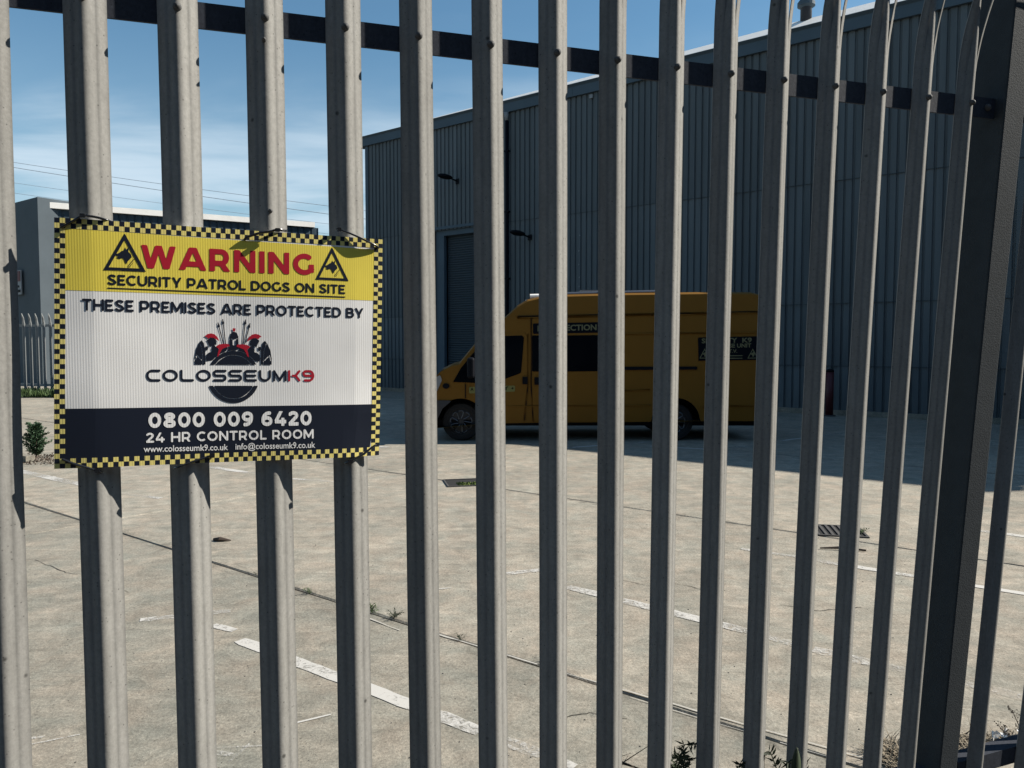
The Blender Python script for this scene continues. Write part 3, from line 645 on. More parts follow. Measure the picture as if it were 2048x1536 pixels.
words('premises_lettering', 'THESE PREMISES ARE PROTECTED BY', .2, .1, .055, 164, 621, 597, 727, 636.5, 616.5, m=M['snavy'])
words('phone_lettering', '0800 009 6420', .24, .15, .045, 297, 856, 825.5, 623, 850.5, 821.5, m=M['swhite'])
words('control_room_lettering', '24 HR CONTROL ROOM', .2, .15, .06, 292, 885.5, 865.5, 627, 876.6, 858, m=M['swhite'])
v, f, W_ = font_mesh('www.colosseumk9.co.uk', .012); put_text('website_lettering', v, f, W_, 287.5, 904, 891, 456, 900, 887.5, M['swhite'], .73)
v, f, W_ = font_mesh('info@colosseumk9.co.uk', .012); put_text('email_lettering', v, f, W_, 471, 899, 886.5, 630, 894.8, 882.5, M['swhite'], .73)
V, F = quadgrid(P(215, 577.3), P(690, 595.5), P(690, 593.2), P(215, 575), 20, 1); flatmesh('underline', V, F, M['snavy'], .0006)
# techno wordmark with round-ended strokes
def tech(c, t):
    h = t/2; T = 1-h; B = h; r = .5-h
    if c == 'C': return 1.2, [[(1.2-h, T)]+arc(.5, .5, .5-h, r, 90, 270, 14)+[(1.2-h, B)]]
    if c == 'O': return 1.28, [arc(.64, .5, .64-h, r, 0, 360, 32)]
    if c == 'L': return 1.2, [[(h, T), (h, .3)]+arc(.3, .3, .3-h, .3-h, 180, 270, 6)+[(1.2-h, B)]]
    if c == 'S': return 1.2, [[(1.2-h, T), (.3, T)]+arc(.3, .75-h/2, .3-h, .25-h/2, 90, 270, 10)+[(.9, .5)]+arc(.9, .25+h/2, .3-h, .25-h/2, 90, -90, 10)+[(h, B)]]
    if c == 'E': return 1.16, [[(1.16-h, T), (.3, T)]+arc(.3, .75, .3-h, .25-h, 90, 180, 6)+[(h, .25)]+arc(.3, .25, .3-h, .25-h, 180, 270, 6)+[(1.16-h, B)], [(h, .5), (1.0, .5)]]
    if c == 'U': return 1.1, [[(h, T), (h, .45)]+arc(.55, .45, .55-h, .45-h, 180, 360, 14)+[(1.1-h, T)]]
    if c == 'M': return 1.26, [[(h, B), (h, T), (.63, .12), (1.26-h, T), (1.26-h, B)]]
    if c == 'K': return 1.1, [[(h, B), (h, T)], [(.42, .5), (.62, .5)], [(1.1-h, T), (.68, .5), (1.1-h, B)]]
    if c == '9': return 1.1, [[(.25, B), (.65, B)]+arc(.65, .5, .45-h, r, -90, 90, 12)+[(.35, T)]+arc(.35, .75-h/2, .25-h*.4, .25-h/2, 90, 270, 8)+[(.95, .5)]]
def techword(name, s, t, track, x0, b0, t0, x1, b1, t1, m):
    V = []; F = []; x = 0
    for c in s:
        w, st = tech(c, t); sh = Shape()
        for pl in st: stroke(sh, pl, t, cap=True)
        v, f = fill(sh, -.06, w+.06, -.06, 1.06, .05); i = len(V); V += [(p[0]+x, p[1]) for p in v]; F += [tuple(i+k for k in q) for q in f]; x += w+track
    put_text(name, V, F, x-track, x0, b0, t0, x1, b1, t1, m)
techword('wordmark_lettering', 'COLOSSEUM', .2, .19, 292.5, 763, 739, 573, 763, 740, M['snavy'])
techword('wordmark_suffix_lettering', 'K9', .2, .14, 576, 763, 740, 628.5, 763, 740, M['sred'])
# hazard triangles with dog heads
def px_shape(name, fn, bx, m, lift, cell=.55, par=sign, tf=lambda x, y: (x, y)):
    v, f = fill(fn, *bx, cell); V = [tuple(P(*tf(x, y))) for x, y in v]; return flatmesh(name, V, [tuple(q)[::-1] for q in f], m, lift, par)
DOG = [(780, 578), (800, 572), (830, 562), (838, 550), (868, 540), (880, 510), (890, 535), (915, 512), (912, 555), (935, 575), (945, 605), (925, 625), (905, 645), (892, 672), (880, 655), (868, 625), (850, 612), (838, 620), (818, 622), (800, 612), (803, 600), (830, 596), (800, 594)]
DOG = [((x-870)/212, (y-620)/212) for x, y in DOG]     # apex-centred units: triangle half width = 1
COLR = [[(.34, .38), (.17, .28), (.44, -.10), (.60, -.03)]]
for (ax, ay), (bx_, by_), (cx, cy) in (((249.6, 467), (207, 540.5), (292, 544)), ((663.8, 494.5), (630.5, 559.5), (697, 562.5))):
    cw = (cx-bx_)/2; mx_ = (bx_+cx)/2; my_ = ay+(by_+cy-2*ay)/2*.70; sc_ = cw
    tri = poly_fn([(ax, ay), (bx_, by_), (cx, cy)]); th = cw*.15
    ring = lambda X, Y, tri=tri, th=th: np.maximum(tri(X, Y), -(tri(X, Y)+th))
    tt = px_shape('hazard_triangle', ring, (bx_-1, cx+1, ay-1, cy+1), M['snavy'], .0006, .7)
    sh_ = Shape(); sh_.add(poly_fn([(mx_+x*sc_*1.02-1, my_+y*sc_*1.05-2) for x, y in DOG])); sh_.add(poly_fn([(mx_+x*sc_*.9, my_+y*sc_*.95) for x, y in [(.16, .32), (.50, -.06), (.56, 0), (.24, .40)]]))
    sh_.sub(seg((mx_+.20*sc_, my_+.32*sc_), (mx_+.48*sc_, my_-.01*sc_), sc_*.05))
    px_shape('dog_head_symbol', sh_, (bx_, cx, ay, cy), M['snavy'], .0006, .45)
# crest: three helmeted figures, spears and round shields
Z = lambda x, y: (360+x/7.68, 620+y/7.68)
def mir(pts): return [(1632-x, y+8) for x, y in pts]
def zs_(name, adds, subs, bx, m, lift, cell=6.5):
    s_ = Shape()
    for a in adds: s_.add(a)
    for a in subs: s_.sub(a)
    return px_shape(name, s_, bx, m, lift, cell, tf=Z)
LS = [(224, 838), (222, 740), (245, 610), (290, 510), (330, 463), (365, 505), (388, 620), (392, 838)]
HL = [(410, 465), (440, 442), (470, 428), (520, 432), (548, 462), (562, 510), (553, 545), (530, 520), (540, 560), (575, 575), (590, 610), (610, 700), (560, 760), (470, 775), (410, 785), (398, 740), (405, 690), (440, 655), (490, 640), (485, 600), (500, 560), (478, 545), (462, 575), (430, 500)]
HND = [(388, 560), (430, 556), (432, 600), (412, 628), (388, 600)]
CR = [(375, 405), (420, 370), (475, 358), (530, 372), (575, 415), (606, 482), (560, 450), (520, 430), (470, 420), (430, 440), (415, 420), (395, 410)]
CH = [(600, 640), (640, 600), (700, 575), (760, 570), (880, 570), (950, 575), (1000, 600), (1040, 640), (1060, 760), (580, 760)]
HM = [(758, 545), (764, 410), (788, 352), (830, 330), (872, 350), (896, 405), (902, 540), (885, 585), (850, 640), (805, 640), (775, 590)]
EYE_ = [(780, 430), (828, 452), (880, 430), (882, 446), (852, 466), (852, 540), (832, 545), (812, 540), (808, 466), (784, 448)]
def curve(pts, w): s_ = Shape(); stroke(s_, pts, w); return s_
cut = lambda X, Y: np.maximum(840-Y, Y-1164)
top_ = lambda X, Y: Y-840
bx = (210, 1425, 130, 1440)
sp_ = []
for p, q in (((582, 190), (668, 525)), ((655, 140), (702, 525)), ((1008, 145), (962, 530)), ((1076, 202), (992, 530))):
    sp_.append(seg(p, q, 15)); d = np.array(q)-np.array(p); d = d/np.hypot(*d); n_ = np.array([-d[1], d[0]]); p = np.array(p, float)
    sp_.append(poly_fn([p, p+d*62+n_*20, p+d*88, p+d*62-n_*20]))
zs_('crest_figures', [poly_fn(LS), poly_fn(mir(LS)), poly_fn(HL), poly_fn(mir(HL)), poly_fn(HND), poly_fn(mir(HND)), poly_fn(CH), poly_fn(HM)]+sp_+[disc((820, 1028), 400)],
    [poly_fn(EYE_), cut, curve(arc(820, 1028, 332, 335, 0, 360, 60), 9), curve([(305, 508), (338, 600), (350, 700), (352, 838)], 8), curve(mir([(305, 508), (338, 600), (350, 700), (352, 838)]), 8),
     curve([(238, 775), (258, 692), (332, 772)], 14), curve(mir([(238, 775), (258, 692), (332, 772)]), 14), curve([(714, 640), (738, 590)], 18), curve([(868, 632), (905, 600)], 18), curve(arc(820, 1028, 404, 404, 200, 340, 40), 8)], bx, M['snavy'], .0006, 6)
RC = [(552, 560), (600, 528), (680, 518), (752, 524), (764, 555), (705, 575), (650, 598), (618, 650), (600, 700), (572, 722), (585, 650), (600, 600)]
zs_('crest_red_plumes', [poly_fn(CR), poly_fn(mir(CR)), poly_fn(RC), poly_fn(mir(RC)), poly_fn([(808, 280), (856, 280), (848, 328), (816, 328)])], [], bx, M['sred'], .0008, 6)

# cable ties
def tie(label, pts, head, r=.0034):
    p3 = [fence(x, y, SH+h) for x, y, h in [(x, y, h*.42) for x, y, h in pts]]; t = thing('cable_tie', label, 'cable tie', p3[0], 'black cable ties holding the sign')
    q = []                                             # smooth through the points
    for i in range(len(p3)-1):
        a, b, c, d = p3[max(i-1, 0)], p3[i], p3[i+1], p3[min(i+2, len(p3)-1)]
        for k in range(6):
            u = k/6; q.append(.5*((2*b)+(c-a)*u+(2*a-5*b+4*c-d)*u*u+(3*b-a-3*c+d)*u**3))
    q.append(p3[-1]); MB().tube(q, r, 6, flat=.6).obj('strap', M['tie'], t, smooth=True)
    hx, hy, hh = head; MB().cbox(fence(hx, hy, SH+hh), .008, .006, .0065, FD, FN).obj('head', M['tie'], t)
tie('black cable tie through the top left corner of the sign', [(122, 455, .001), (128, 452, .006), (150, 440, .011), (166, 432, .012), (190, 434, .010), (212, 440, .004), (220, 443, -.02)], (165, 431.5, .012))
tie('black cable tie with long loose tail at the top middle of the sign', [(489, 480, .001), (495, 474, .012), (520, 466, .018), (540, 463, .02), (556, 459, .012), (565, 461, .002), (573, 462, -.02)], (555, 460, .013))
tie('black cable tie across the top right corner of the sign', [(672, 458, -.004), (690, 463, .012), (712, 472, .018), (735, 483, .02), (750, 490, .012), (757, 496, .001)], (678, 459, .008))
tie('black cable tie across the bottom left corner of the sign', [(125, 918, 0.0005), (132, 921, 0.0036), (150, 928, 0.0063), (175, 935, 0.0054), (194, 941, 0.0027), (203, 944, -.016)], (195, 941, 0.0032))
tie('black cable tie below the middle of the sign under the web address', [(428, 909, 0.0005), (420, 912, 0.0040), (395, 920, 0.0067), (372, 928, 0.0059), (358, 933, 0.0027), (350, 936, -.016)], (425, 910, 0.0036))
tie('black cable tie across the bottom right corner of the sign', [(752, 890, 0.0005), (745, 894, 0.0040), (728, 907, 0.0067), (712, 916, 0.0059), (698, 923, 0.0027), (690, 926, -.016)], (700, 922, 0.0036))

# ---------------------------------------------------------------- palisade fence
pf = thing('palisade_fence', 'tall galvanised palisade fence with splayed pointed pales, carrying the warning sign', 'fence', fpt(0, 0, 0))
PD = .0245
T1 = [-28, 174, 361, 535, 694, 840, 983, 1114.5, 1234.5, 1351.5, 1459, 1564, 1666, 1761, 1851.5, 1938, 2093, 2215, 2310]
T2 = [6, 207, 389, 558, 711, 854, 992, 1115, 1229, 1333, 1432, 1527, 1616, 1698, 1774, 1846.5, 1986, 2086, 2168]
PROF = [(-34.3, 2.2), (-32.2, 2.9), (-28.5, 5.6), (-23.5, 10.6), (-20.2, 13.0), (-18.0, 13.7), (-15.8, 14.6), (-12.0, 18.4), (-7.5, 22.2), (-3.6, 24.1), (0, 24.6)]
PROF = PROF + [(-u, v) for u, v in PROF[-2::-1]]
def make_pale(p1, p2, seed):
    base = p1 + (p2-p1)*((.12-p1.z)/(p2.z-p1.z)); axis = (p2-p1)/(p2.z-p1.z)           # p per metre of height
    rnd = random.Random(seed); b = MB()
    def at(z, u, v, th=0):
        c = base + axis*(z-.12); w = 1.0*noise.noise(Vector((seed*3.1, z*2.3, 0))); w2 = noise.noise(Vector((seed*1.7+5, z*5, u*.04)))
        return c + FD*((u+w*.8)/1000) + FN*((v+w2*.45)/1000 - th - PD)
    zsn = [.12]+[.12+i*.1 for i in range(1, 22)]+[2.35]
    n = len(PROF); th = .0026
    for z in zsn:
        for u, v in PROF: b.v.append(at(z, u, v))
        for u, v in PROF[::-1]: b.v.append(at(z, u*.97, v, th))
    m = 2*n
    for k in range(len(zsn)-1):
        for j in range(m): a = k*m+j; c = k*m+(j+1) % m; b.f.append((a, c, c+m, a+m))
    b.f.append(tuple(range(m))[::-1])
    # three prongs: the outer two splay sideways and outwards
    zt0 = zsn[-1]
    jit = rnd.uniform(.9, 1.12)
    for lo, hi, tip, lat, out in ((0, 6, 2.73, -1, 1), (6, 14, 2.77, 0, 0), (14, 20, 2.73, 1, 1)):
        idx = list(range(lo, hi+1)); rows_ = []
        for k in range(13):
            q = k/12; z = zt0+(tip-zt0)*q; s_ = 1 if q < .22 else 1-((q-.22)/.78)**1.15*.97
            uc = sum(PROF[i][0] for i in idx)/len(idx); vc = max(PROF[i][1] for i in idx)
            if lat: uc = PROF[idx[-1] if lat < 0 else idx[0]][0]*.55 + PROF[idx[0] if lat < 0 else idx[-1]][0]*.45
            du = (24 if lat > 0 else -7)*abs(lat)*jit*q**1.7; dv = out*78*jit*q**1.7
            rows_.append(([at(z, uc+(PROF[i][0]-uc)*s_+du, vc+(PROF[i][1]-vc)*s_+dv) for i in idx], [at(z, (uc+(PROF[i][0]-uc)*s_)*.97+du, vc+(PROF[i][1]-vc)*s_+dv, th) for i in idx]))
        w = len(idx)
        for k in range(13):
            i0 = len(b.v); b.v += rows_[k][0]+rows_[k][1][::-1]
            if k:
                for j in range(2*w): a = i0-2*w+j; c = i0-2*w+(j+1) % (2*w); b.f.append((a, c, c+2*w, a+2*w))
        b.f.append(tuple(range(i0, i0+2*w)))
    return b
RAILTOP = [fence(6, -44, 0), fence(1909, 187.5, 0)]; RB = [fence(6, 11, 0), fence(1909, 229, 0)]
def railz(s, pair): s0, s1 = fs(pair[0]), fs(pair[1]); return pair[0].z+(pair[1].z-pair[0].z)*(s-s0)/(s1-s0)
BR_ = fence(1918, 1518, 0).z; BR2 = fence(2027, 1501, 0).z; lowtop = (BR_+BR2)/2
def bolt(c, parent, r=.0075, d=FN):
    MB().lathe([(r, -.004), (r, .002), (r*.85, .006), (r*.45, .009), (0, .0098)], c, d, 12).obj('bolt', M['boltsteel'], parent, smooth=True)
pale_s = []
for i in range(len(T1)):
    p1, p2 = fence(T1[i], 265, PD), fence(T2[i], 1315, PD)
    pb = make_pale(p1, p2, i); po = pb.obj('pale', M['galv'], pf)
    for fpoly in po.data.polygons: fpoly.use_smooth = True
    md = po.modifiers.new('edges', 'EDGE_SPLIT'); md.split_angle = R(50)
    sm = fs(p2+(p1-p2)*.5); zc = .5*(railz(sm, RAILTOP)+railz(sm, RB)); ax = (p1-p2)/(p1.z-p2.z); c = p1+ax*(zc-p1.z); sm = fs(c); zc = .5*(railz(sm, RAILTOP)+railz(sm, RB)); c = p1+ax*(zc-p1.z)
    bolt(c+FN*.001, po); bolt(p1+ax*(lowtop-.025-p1.z)+FN*.001, po)
    if i == 3: bolt(fence(528, 80, PD+.001), po, .004); bolt(fence(541, 422, PD+.001), po, .004)
# leftmost extra pale, outside the frame, keeps the rhythm
sA, sB = fs(fence(T1[0], 265, PD))-.55, fs(RB[1])
def rail(s0, s1, zt, zb, parent, e0=0):
    b = MB(); k = 24
    pr = [(-.0005, 0), (-.0005, 1), (-.05, 1), (-.05, .88), (-.0065, .88), (-.0065, 0)]
    for i in range(k+1):
        s_ = s0+(s1-s0)*i/k
        for h, w in pr: b.v.append(fpt(s_, h, zb(s_)+(zt(s_)-zb(s_))*w))
    m = len(pr)
    for i in range(k):
        for j in range(m): a = i*m+j; c = i*m+(j+1) % m; b.f.append((a, a+m, c+m, c))
    b.f.append(tuple(range(m))); b.f.append(tuple(range(k*m, k*m+m))[::-1])
    return b.obj('rail', M['railsteel'], parent)
POST_F = [(fence(2005, 265, .03), fence(1901, 1315, .03)), (fence(2045, 265, .03), fence(1937, 1315, .03))]
sPost = fs(fence(2001, 208, 0))
rail(sA, sPost-.004, lambda s_: railz(s_, RAILTOP), lambda s_: railz(s_, RB), pf)
rail(sA, fs(POST_F[0][1])-.03, lambda s_: lowtop, lambda s_: lowtop-.05, pf)
sR = fs(POST_F[1][0])
rail(sR+.03, sR+1.4, lambda s_: railz(s_, RAILTOP), lambda s_: railz(s_, RB), pf)
rail(fs(POST_F[1][1])+.01, sR+1.2, lambda s_: lowtop, lambda s_: lowtop-.05, pf)
bolt(fence(1975, 215, 0), pf, .010)
# box post
b = MB(); dep = .125
for z in (-.1, 3.05):
    cs = []
    for p1, p2 in POST_F:
        ax = (p1-p2)/(p1.z-p2.z); cs.append(p2+ax*(z-p2.z))
    b.v += [cs[0], cs[1], cs[1]-FN*dep, cs[0]-FN*dep]
b.f = [(0, 1, 5, 4), (1, 2, 6, 5), (2, 3, 7, 6), (3, 0, 4, 7), (4, 5, 6, 7)]
po = b.obj('post', M['post'], pf)
bv = po.modifiers.new('bevel', 'BEVEL'); bv.width = .004; bv.segments = 2

# ---------------------------------------------------------------- van
van = thing('parked_van', 'orange high roof panel van with black decals, parked in the shade before the warehouse', 'van', ((1190-1024)/1540*12.7, 13.7, 0))
VK = 12.7/1540
def vx(x): return (x-1024)*VK
def vz(y): return EYE-(y-690)*VK
def side(z): return 12.70 + (0 if z < 1.15 else .10*((z-1.15)/1.35)**1.6)-(0 if z > .6 else -.05*(.6-z)/.6)
def vpt(px, py, lift=0, far=False):
    z = vz(py); y = side(z)-lift
    if far: y = 2*13.70-y
    return Vector((vx(px), y, z))
OUT = [(862, 858), (858, 830), (859, 800), (862, 775), (868, 756), (882, 743), (905, 732), (918, 730), (948, 693), (985, 659), (1010, 638), (1035, 615), (1055, 603), (1080, 597), (1135, 593), (1250, 590), (1400, 588), (1505, 588), (1522, 592), (1529, 604), (1532, 700), (1531, 800), (1528, 843), (1400, 843), (1250, 845), (1080, 846), (965, 848), (940, 852)]
shp = Shape(); shp.add(poly_fn(OUT)); shp.sub(disc((921, 846), 49)); shp.sub(disc((1353, 845), 49))
bv_, bf_ = fill(shp, 850, 1540, 580, 866, 4.)
nv = len(bv_); V = [vpt(x, y) for x, y in bv_]+[vpt(x, y, 0, True) for x, y in bv_]; F = [tuple(q) for q in bf_]+[tuple(nv+i for i in q)[::-1] for q in bf_]
def rimpts(px, py):     # round the shoulder between side and roof
    up = .03 if py < 740 and px < 1525 else 0
    a_, b__ = vpt(px, py), vpt(px, py, 0, True)
    return [a_, a_+Vector((0, .035, up*.8)), a_+Vector((0, .12, up*1.3)), b__+Vector((0, -.12, up*1.3)), b__+Vector((0, -.035, up*.8)), b__]
i0 = len(V)
for x, y in OUT: V += rimpts(x, y)
for k in range(len(OUT)):
    if k == len(OUT)-1 or True:
        a = i0+k*6; b_ = i0+((k+1) % len(OUT))*6
        for j in range(5): F.append((a+j, a+j+1, b_+j+1, b_+j))
body = mesh_obj('body', V, F, M['van'], van)
for p in body.data.polygons: p.use_smooth = False
def decal(name, pts, m, lift, parent=van, cell=3., sub=None):
    s_ = Shape(); s_.add(poly_fn(pts))
    if sub: s_.sub(sub)
    xs_ = [p[0] for p in pts]; ys_ = [p[1] for p in pts]; v, f = fill(s_, min(xs_)-1, max(xs_)+1, min(ys_)-1, max(ys_)+1, cell)
    n_ = len(v); VV = [vpt(x, y, lift) for x, y in v]; FF = [tuple(q) for q in f]
    # thin rim for thickness
    i = len(VV)
    for x, y in pts: VV += [vpt(x, y, lift), vpt(x, y, -.01)]
    for k in range(len(pts)): a = i+2*k; c = i+2*((k+1) % len(pts)); FF.append((a, c, c+1, a+1))
    return mesh_obj(name, VV, FF, m, parent)
arcF = disc((921, 846), 50)
door = decal('front_door', [(942, 767), (950, 702), (986, 667), (1049, 665), (1054, 672), (1054, 770), (1046, 840), (942, 842)], M['van'], .008, sub=arcF)
decal('side_window', [(906, 764), (922, 736), (950, 702), (984, 673), (1044, 671), (1048, 675), (1042, 746), (1012, 757), (984, 767)], M['glass'], .014, door)
MB().cbox(vpt(1050, 761, .028), .085, .04, .12).obj('handle', M['dark'], door)
sd = decal('sliding_door', [(1064, 637), (1243, 634), (1243, 842), (1068, 843), (1064, 770)], M['van'], .008)
decal('side_window', [(1064, 671), (1128, 671), (1128, 743), (1064, 743)], M['glass'], .014, sd)
decal('side_window', [(1132, 671), (1222, 670), (1222, 742), (1132, 743)], M['glass'], .014, sd)
MB().cbox(vpt(1074, 762, .028), .085, .04, .12).obj('handle', M['dark'], sd)
decal('door_rail', [(1244, 733.5), (1394, 733), (1394, 739), (1244, 740)], M['dark'], .022)
for y0, y1, x0, x1 in ((635, 624, 1035, 1530), (667, 663.5, 1245, 1530), (780, 778, 1245, 1300), (812, 809, 985, 1300), (812, 809, 1406, 1530)):
    decal('body_crease', [(x0, y0), (x1, y1), (x1, y1+2), (x0, y0+2)], M['van'], .020)
decal('door_seam', [(1055, 668), (1056.5, 668), (1056.5, 771), (1050, 842), (1048, 842), (1055, 771)], M['dark'], .018)
decal('door_seam', [(1061, 637), (1063, 637), (1063, 770), (1067, 843), (1065.5, 843), (1061, 770)], M['dark'], .018)
decal('door_seam', [(1034, 632), (1530, 622), (1530, 623.6), (1034, 634)], M['dark'], .018)
p1 = decal('black_banner', [(1066, 647), (1222, 644), (1222, 665), (1066, 668)], M['decal'], .012)
p2 = decal('black_banner', [(1396, 675), (1522, 672.5), (1523, 719.5), (1397, 721.5)], M['decal'], .012)
st = decal('side_sticker', [(938, 774), (1030, 771), (1030, 783), (938, 787)], M['decgreen'], .011)
def vtext(s, x0, yb0, x1, yb1, cap, m, parent, bold=.03, lift=.016):
    v, f, W_ = font_mesh(s, bold); V = [vpt(x0+(x1-x0)*x/W_, yb0+(yb1-yb0)*x/W_-y/.73*cap, lift) for x, y in v]
    return mesh_obj('lettering', V, [tuple(q)[::-1] for q in f], m, parent)
vtext('K9', 1075, 662.5, 1091, 662, 11.5, M['dectext'], p1); vtext('DETECTION', 1101, 661.5, 1193, 660, 11.5, M['dectext'], p1)
vtext('SECURITY', 1403, 686.3, 1474, 685, 9.5, M['dectext'], p2); vtext('K9', 1484, 685, 1503, 684.5, 9.5, M['dectext'], p2)
vtext('RESPONSE UNIT', 1413, 696, 1502, 694.5, 8, M['dectext'], p2); vtext('C.C.T.V.', 1438, 706, 1474, 705.2, 7, M['dectext'], p2, .02)
vtext('A', 941, 781.5, 947, 781.4, 6.5, M['decal'], st, .02); vtext('SECURITY', 951, 781.5, 1017, 779.5, 7, M['decal'], st, .02); vtext('+', 1022, 779.5, 1028, 779.3, 6, M['decal'], st, .02)
for cx in (1409, 1505):
    s_ = Shape(); tri = poly_fn([(cx, 697), (cx-11, 717), (cx+11, 716.6)]); s_.add(lambda X, Y, tri=tri: np.maximum(tri(X, Y), -(tri(X, Y)+1.5))); s_.add(poly_fn([(cx-5, 708), (cx, 705), (cx+2, 703), (cx+4, 708), (cx+2, 713), (cx-1, 713), (cx-1, 710)]))
    v, f = fill(s_, cx-12, cx+12, 696, 719, 1.); mesh_obj('hazard_symbol', [vpt(x, y, .016) for x, y in v], f, M['dectext'], p2)
for yy in (711, 716):                                # lines of print too small to read
    decal('small_print', [(1425, yy), (1486, yy-1), (1486, yy+1), (1425, yy+2)], M['dectext'], .015, p2)
decal('side_repeater', [(892+7*math.cos(R(a)), 772+5.5*math.sin(R(a))) for a in range(0, 360, 30)], M['dark'], .02)
decal('wing_panel_line', [(930, 768), (931.5, 768), (931.5, 797), (930, 797)], M['dark'], .016)
decal('front_bumper', [(861, 857), (857, 830), (858, 801), (904, 801), (884, 818), (874, 840), (872, 857)], M['vangrey'], .02)
decal('headlight', [(861, 776), (866, 758), (880, 750), (884, 760), (874, 782), (862, 790)], M['paleclad'], .016)
decal('rear_light', [(1524, 720), (1531, 720), (1531, 775), (1524, 775)], M['redsign'], .012)
for yy in (12.685, 14.715):                          # windscreen strip is a sheet across the van
    pass
ws = []
for x, y in ((919, 728), (948, 692), (985, 658), (1006, 639.5)): ws += [Vector((vx(x)-.012, 12.84, vz(y)+.012)), Vector((vx(x)-.03, 13.7, vz(y)+.012)), Vector((vx(x)-.012, 14.56, vz(y)+.012))]
mesh_obj('windscreen', ws, [(i*3+j, i*3+j+1, i*3+j+4, i*3+j+3) for i in range(3) for j in range(2)], M['wscreen'], van)
bn = []
for x, y in ((868, 755), (882, 742), (905, 731), (917, 729)): bn += [Vector((vx(x), 12.82, vz(y)+.008)), Vector((vx(x)-.03, 13.7, vz(y)+.03)), Vector((vx(x), 14.58, vz(y)+.008))]
mesh_obj('bonnet', bn, [(i*3+j, i*3+j+1, i*3+j+4, i*3+j+3) for i in range(3) for j in range(2)], M['van'], van)
MB().cbox((vx(857), 13.7, vz(790)), .03, 1.3, .2).obj('grille', M['dark'], van)
mr_ = MB().cbox((vx(943), 12.52, vz(735)), .12, .2, .34).obj('mirror', M['dark'], van); bvl = mr_.modifiers.new('b', 'BEVEL'); bvl.width = .04; bvl.segments = 3
MB().tube([(vx(943), 12.60, vz(742)), (vx(940), 12.74, vz(745))], .03, 8).obj('mirror_arm', M['dark'], van)
def wheel(px, py, y, out):
    c = Vector((vx(px), y, vz(py))); ax = Vector((0, out, 0)); r = .318
    t = MB().lathe([(.19, -.12), (.30, -.12), (r, -.09), (r, .06), (r-.012, .085), (.30, .1), (.24, .11), (.205, .10), (.205, .02), (.0, .015)], c-ax*.1, ax, 36).obj('wheel', M['rubber'], van, smooth=False)
    MB().lathe([(.20, .0), (.205, .085), (.19, .09), (.17, .06), (.05, .055), (.045, .07), (0, .072)], c-ax*.1, ax, 36).obj('wheel_cover', M['vangrey'], t)
    for k in range(9):                               # nine looped silver spokes
        a = 2*math.pi*(k+.25)/9; u = Vector((math.cos(a), 0, math.sin(a))); w = Vector((-math.sin(a), 0, math.cos(a))); pts = [c+ax*-.01+u*rr+w*ww for rr, ww in ((.055, 0), (.10, -.022), (.165, -.042), (.182, -.018), (.182, .018), (.165, .042))]
        MB().tube(pts, .0085, 6).obj('spoke', M['chrome'], t)
    return t
FZ = 846
for px in (921, 1353):
    wheel(px, vz(0)*0+690+(EYE-.318)/VK, 12.82, -1); wheel(px, 690+(EYE-.318)/VK, 14.58, 1)
    cx = vx(px); cz = .318+.05
    b = MB(); n_ = 20                                # arch liner
    for yy in (12.735, 13.15):
        for k in range(n_+1): a = math.pi*k/n_; b.v.append(Vector((cx+.44*math.cos(a), yy, .30+.44*math.sin(a))))
    for k in range(n_): b.f.append((k, k+1, k+n_+2, k+n_+1))
    b.v.append(Vector((cx, 13.15, .30))); cc = len(b.v)-1
    for k in range(n_): b.f.append((n_+1+k, n_+2+k, cc))
    b.obj('wheel_arch', M['dark'], van)
MB().box((vx(872), 12.86, .25), (vx(1525)-vx(872), 0, 0), (0, 1.68, 0), (0, 0, .1)).obj('underbody', M['dark'], van)
# roof rails and pipe carrier
for yy in (12.98, 14.42):
    rb = MB().tube([(vx(1080), yy, vz(588)), (vx(1200), yy, vz(584.5)), (vx(1315), yy, vz(582))], .03, 8).obj('roof_bar', M['chrome'], van)
    for px in (1100, 1200, 1300): MB().cbox((vx(px), yy, vz(589)), .05, .05, .11).obj('bar_foot', M['dark'], van)
MB().tube([(vx(1061), 13.1, vz(591)), (vx(1082), 13.1, vz(590.4))], .045, 12).obj('roof_tube', M['whitem'], van)
MB().tube([(vx(1082), 13.1, vz(590)), (vx(1310), 13.1, vz(583.5))], .04, 12).obj('roof_tube', M['paleclad'], van)
MB().cbox((vx(1185), 13.5, vz(579)), .3, .5, .05).obj('roof_vent', M['paleclad'], van)
MB().cbox((vx(1055), 13.3, vz(600)), .05, .3, .05).obj('marker_lamp', M['whitem'], van)

# ---------------------------------------------------------------- far building and fence on the left
fb = thing('low_warehouse', 'long low dark grey unit with a white roof edge, far away behind the sign', 'building', (-16, 34, 0))
ZB = 32.0
q0 = Vector(((86-1024)/1540*ZB, ZB, 0)); zr = EYE+(690-404)/1540*ZB
zb2 = (zr-EYE)*1540/(690-446); q1 = Vector(((640-1024)/1540*zb2, zb2, 0)); dA = (q1-q0).normalized(); dN = Vector((dA.y, -dA.x, 0)); LL = (q1-q0).length
v = []; f = []; n_ = int(LL/.3); prof = []
for i in range(n_): s_ = i*LL/n_; prof += [(s_, 0), (s_+.19, 0), (s_+.22, .04), (s_+.27, .04)]
prof.append((LL, 0))
for s_, d_ in prof: p = q0+dA*s_-dN*d_; v += [p+Vector((0, 0, .0)), p+Vector((0, 0, zr-.3))]
for i in range(len(prof)-1): f.append((2*i, 2*i+2, 2*i+3, 2*i+1))
mesh_obj('ribbed_wall', v, f, M['cladl'], fb)
MB().box(q0-dN*.1, dA*LL, -dN*18, (0, 0, zr-.3)).obj('inner_wall', M['clad2'], fb)
MB().box(q0+dN*.12-dA*.02, dA*(LL-.3), -dN*.5, (0, 0, .0001)).f.clear()
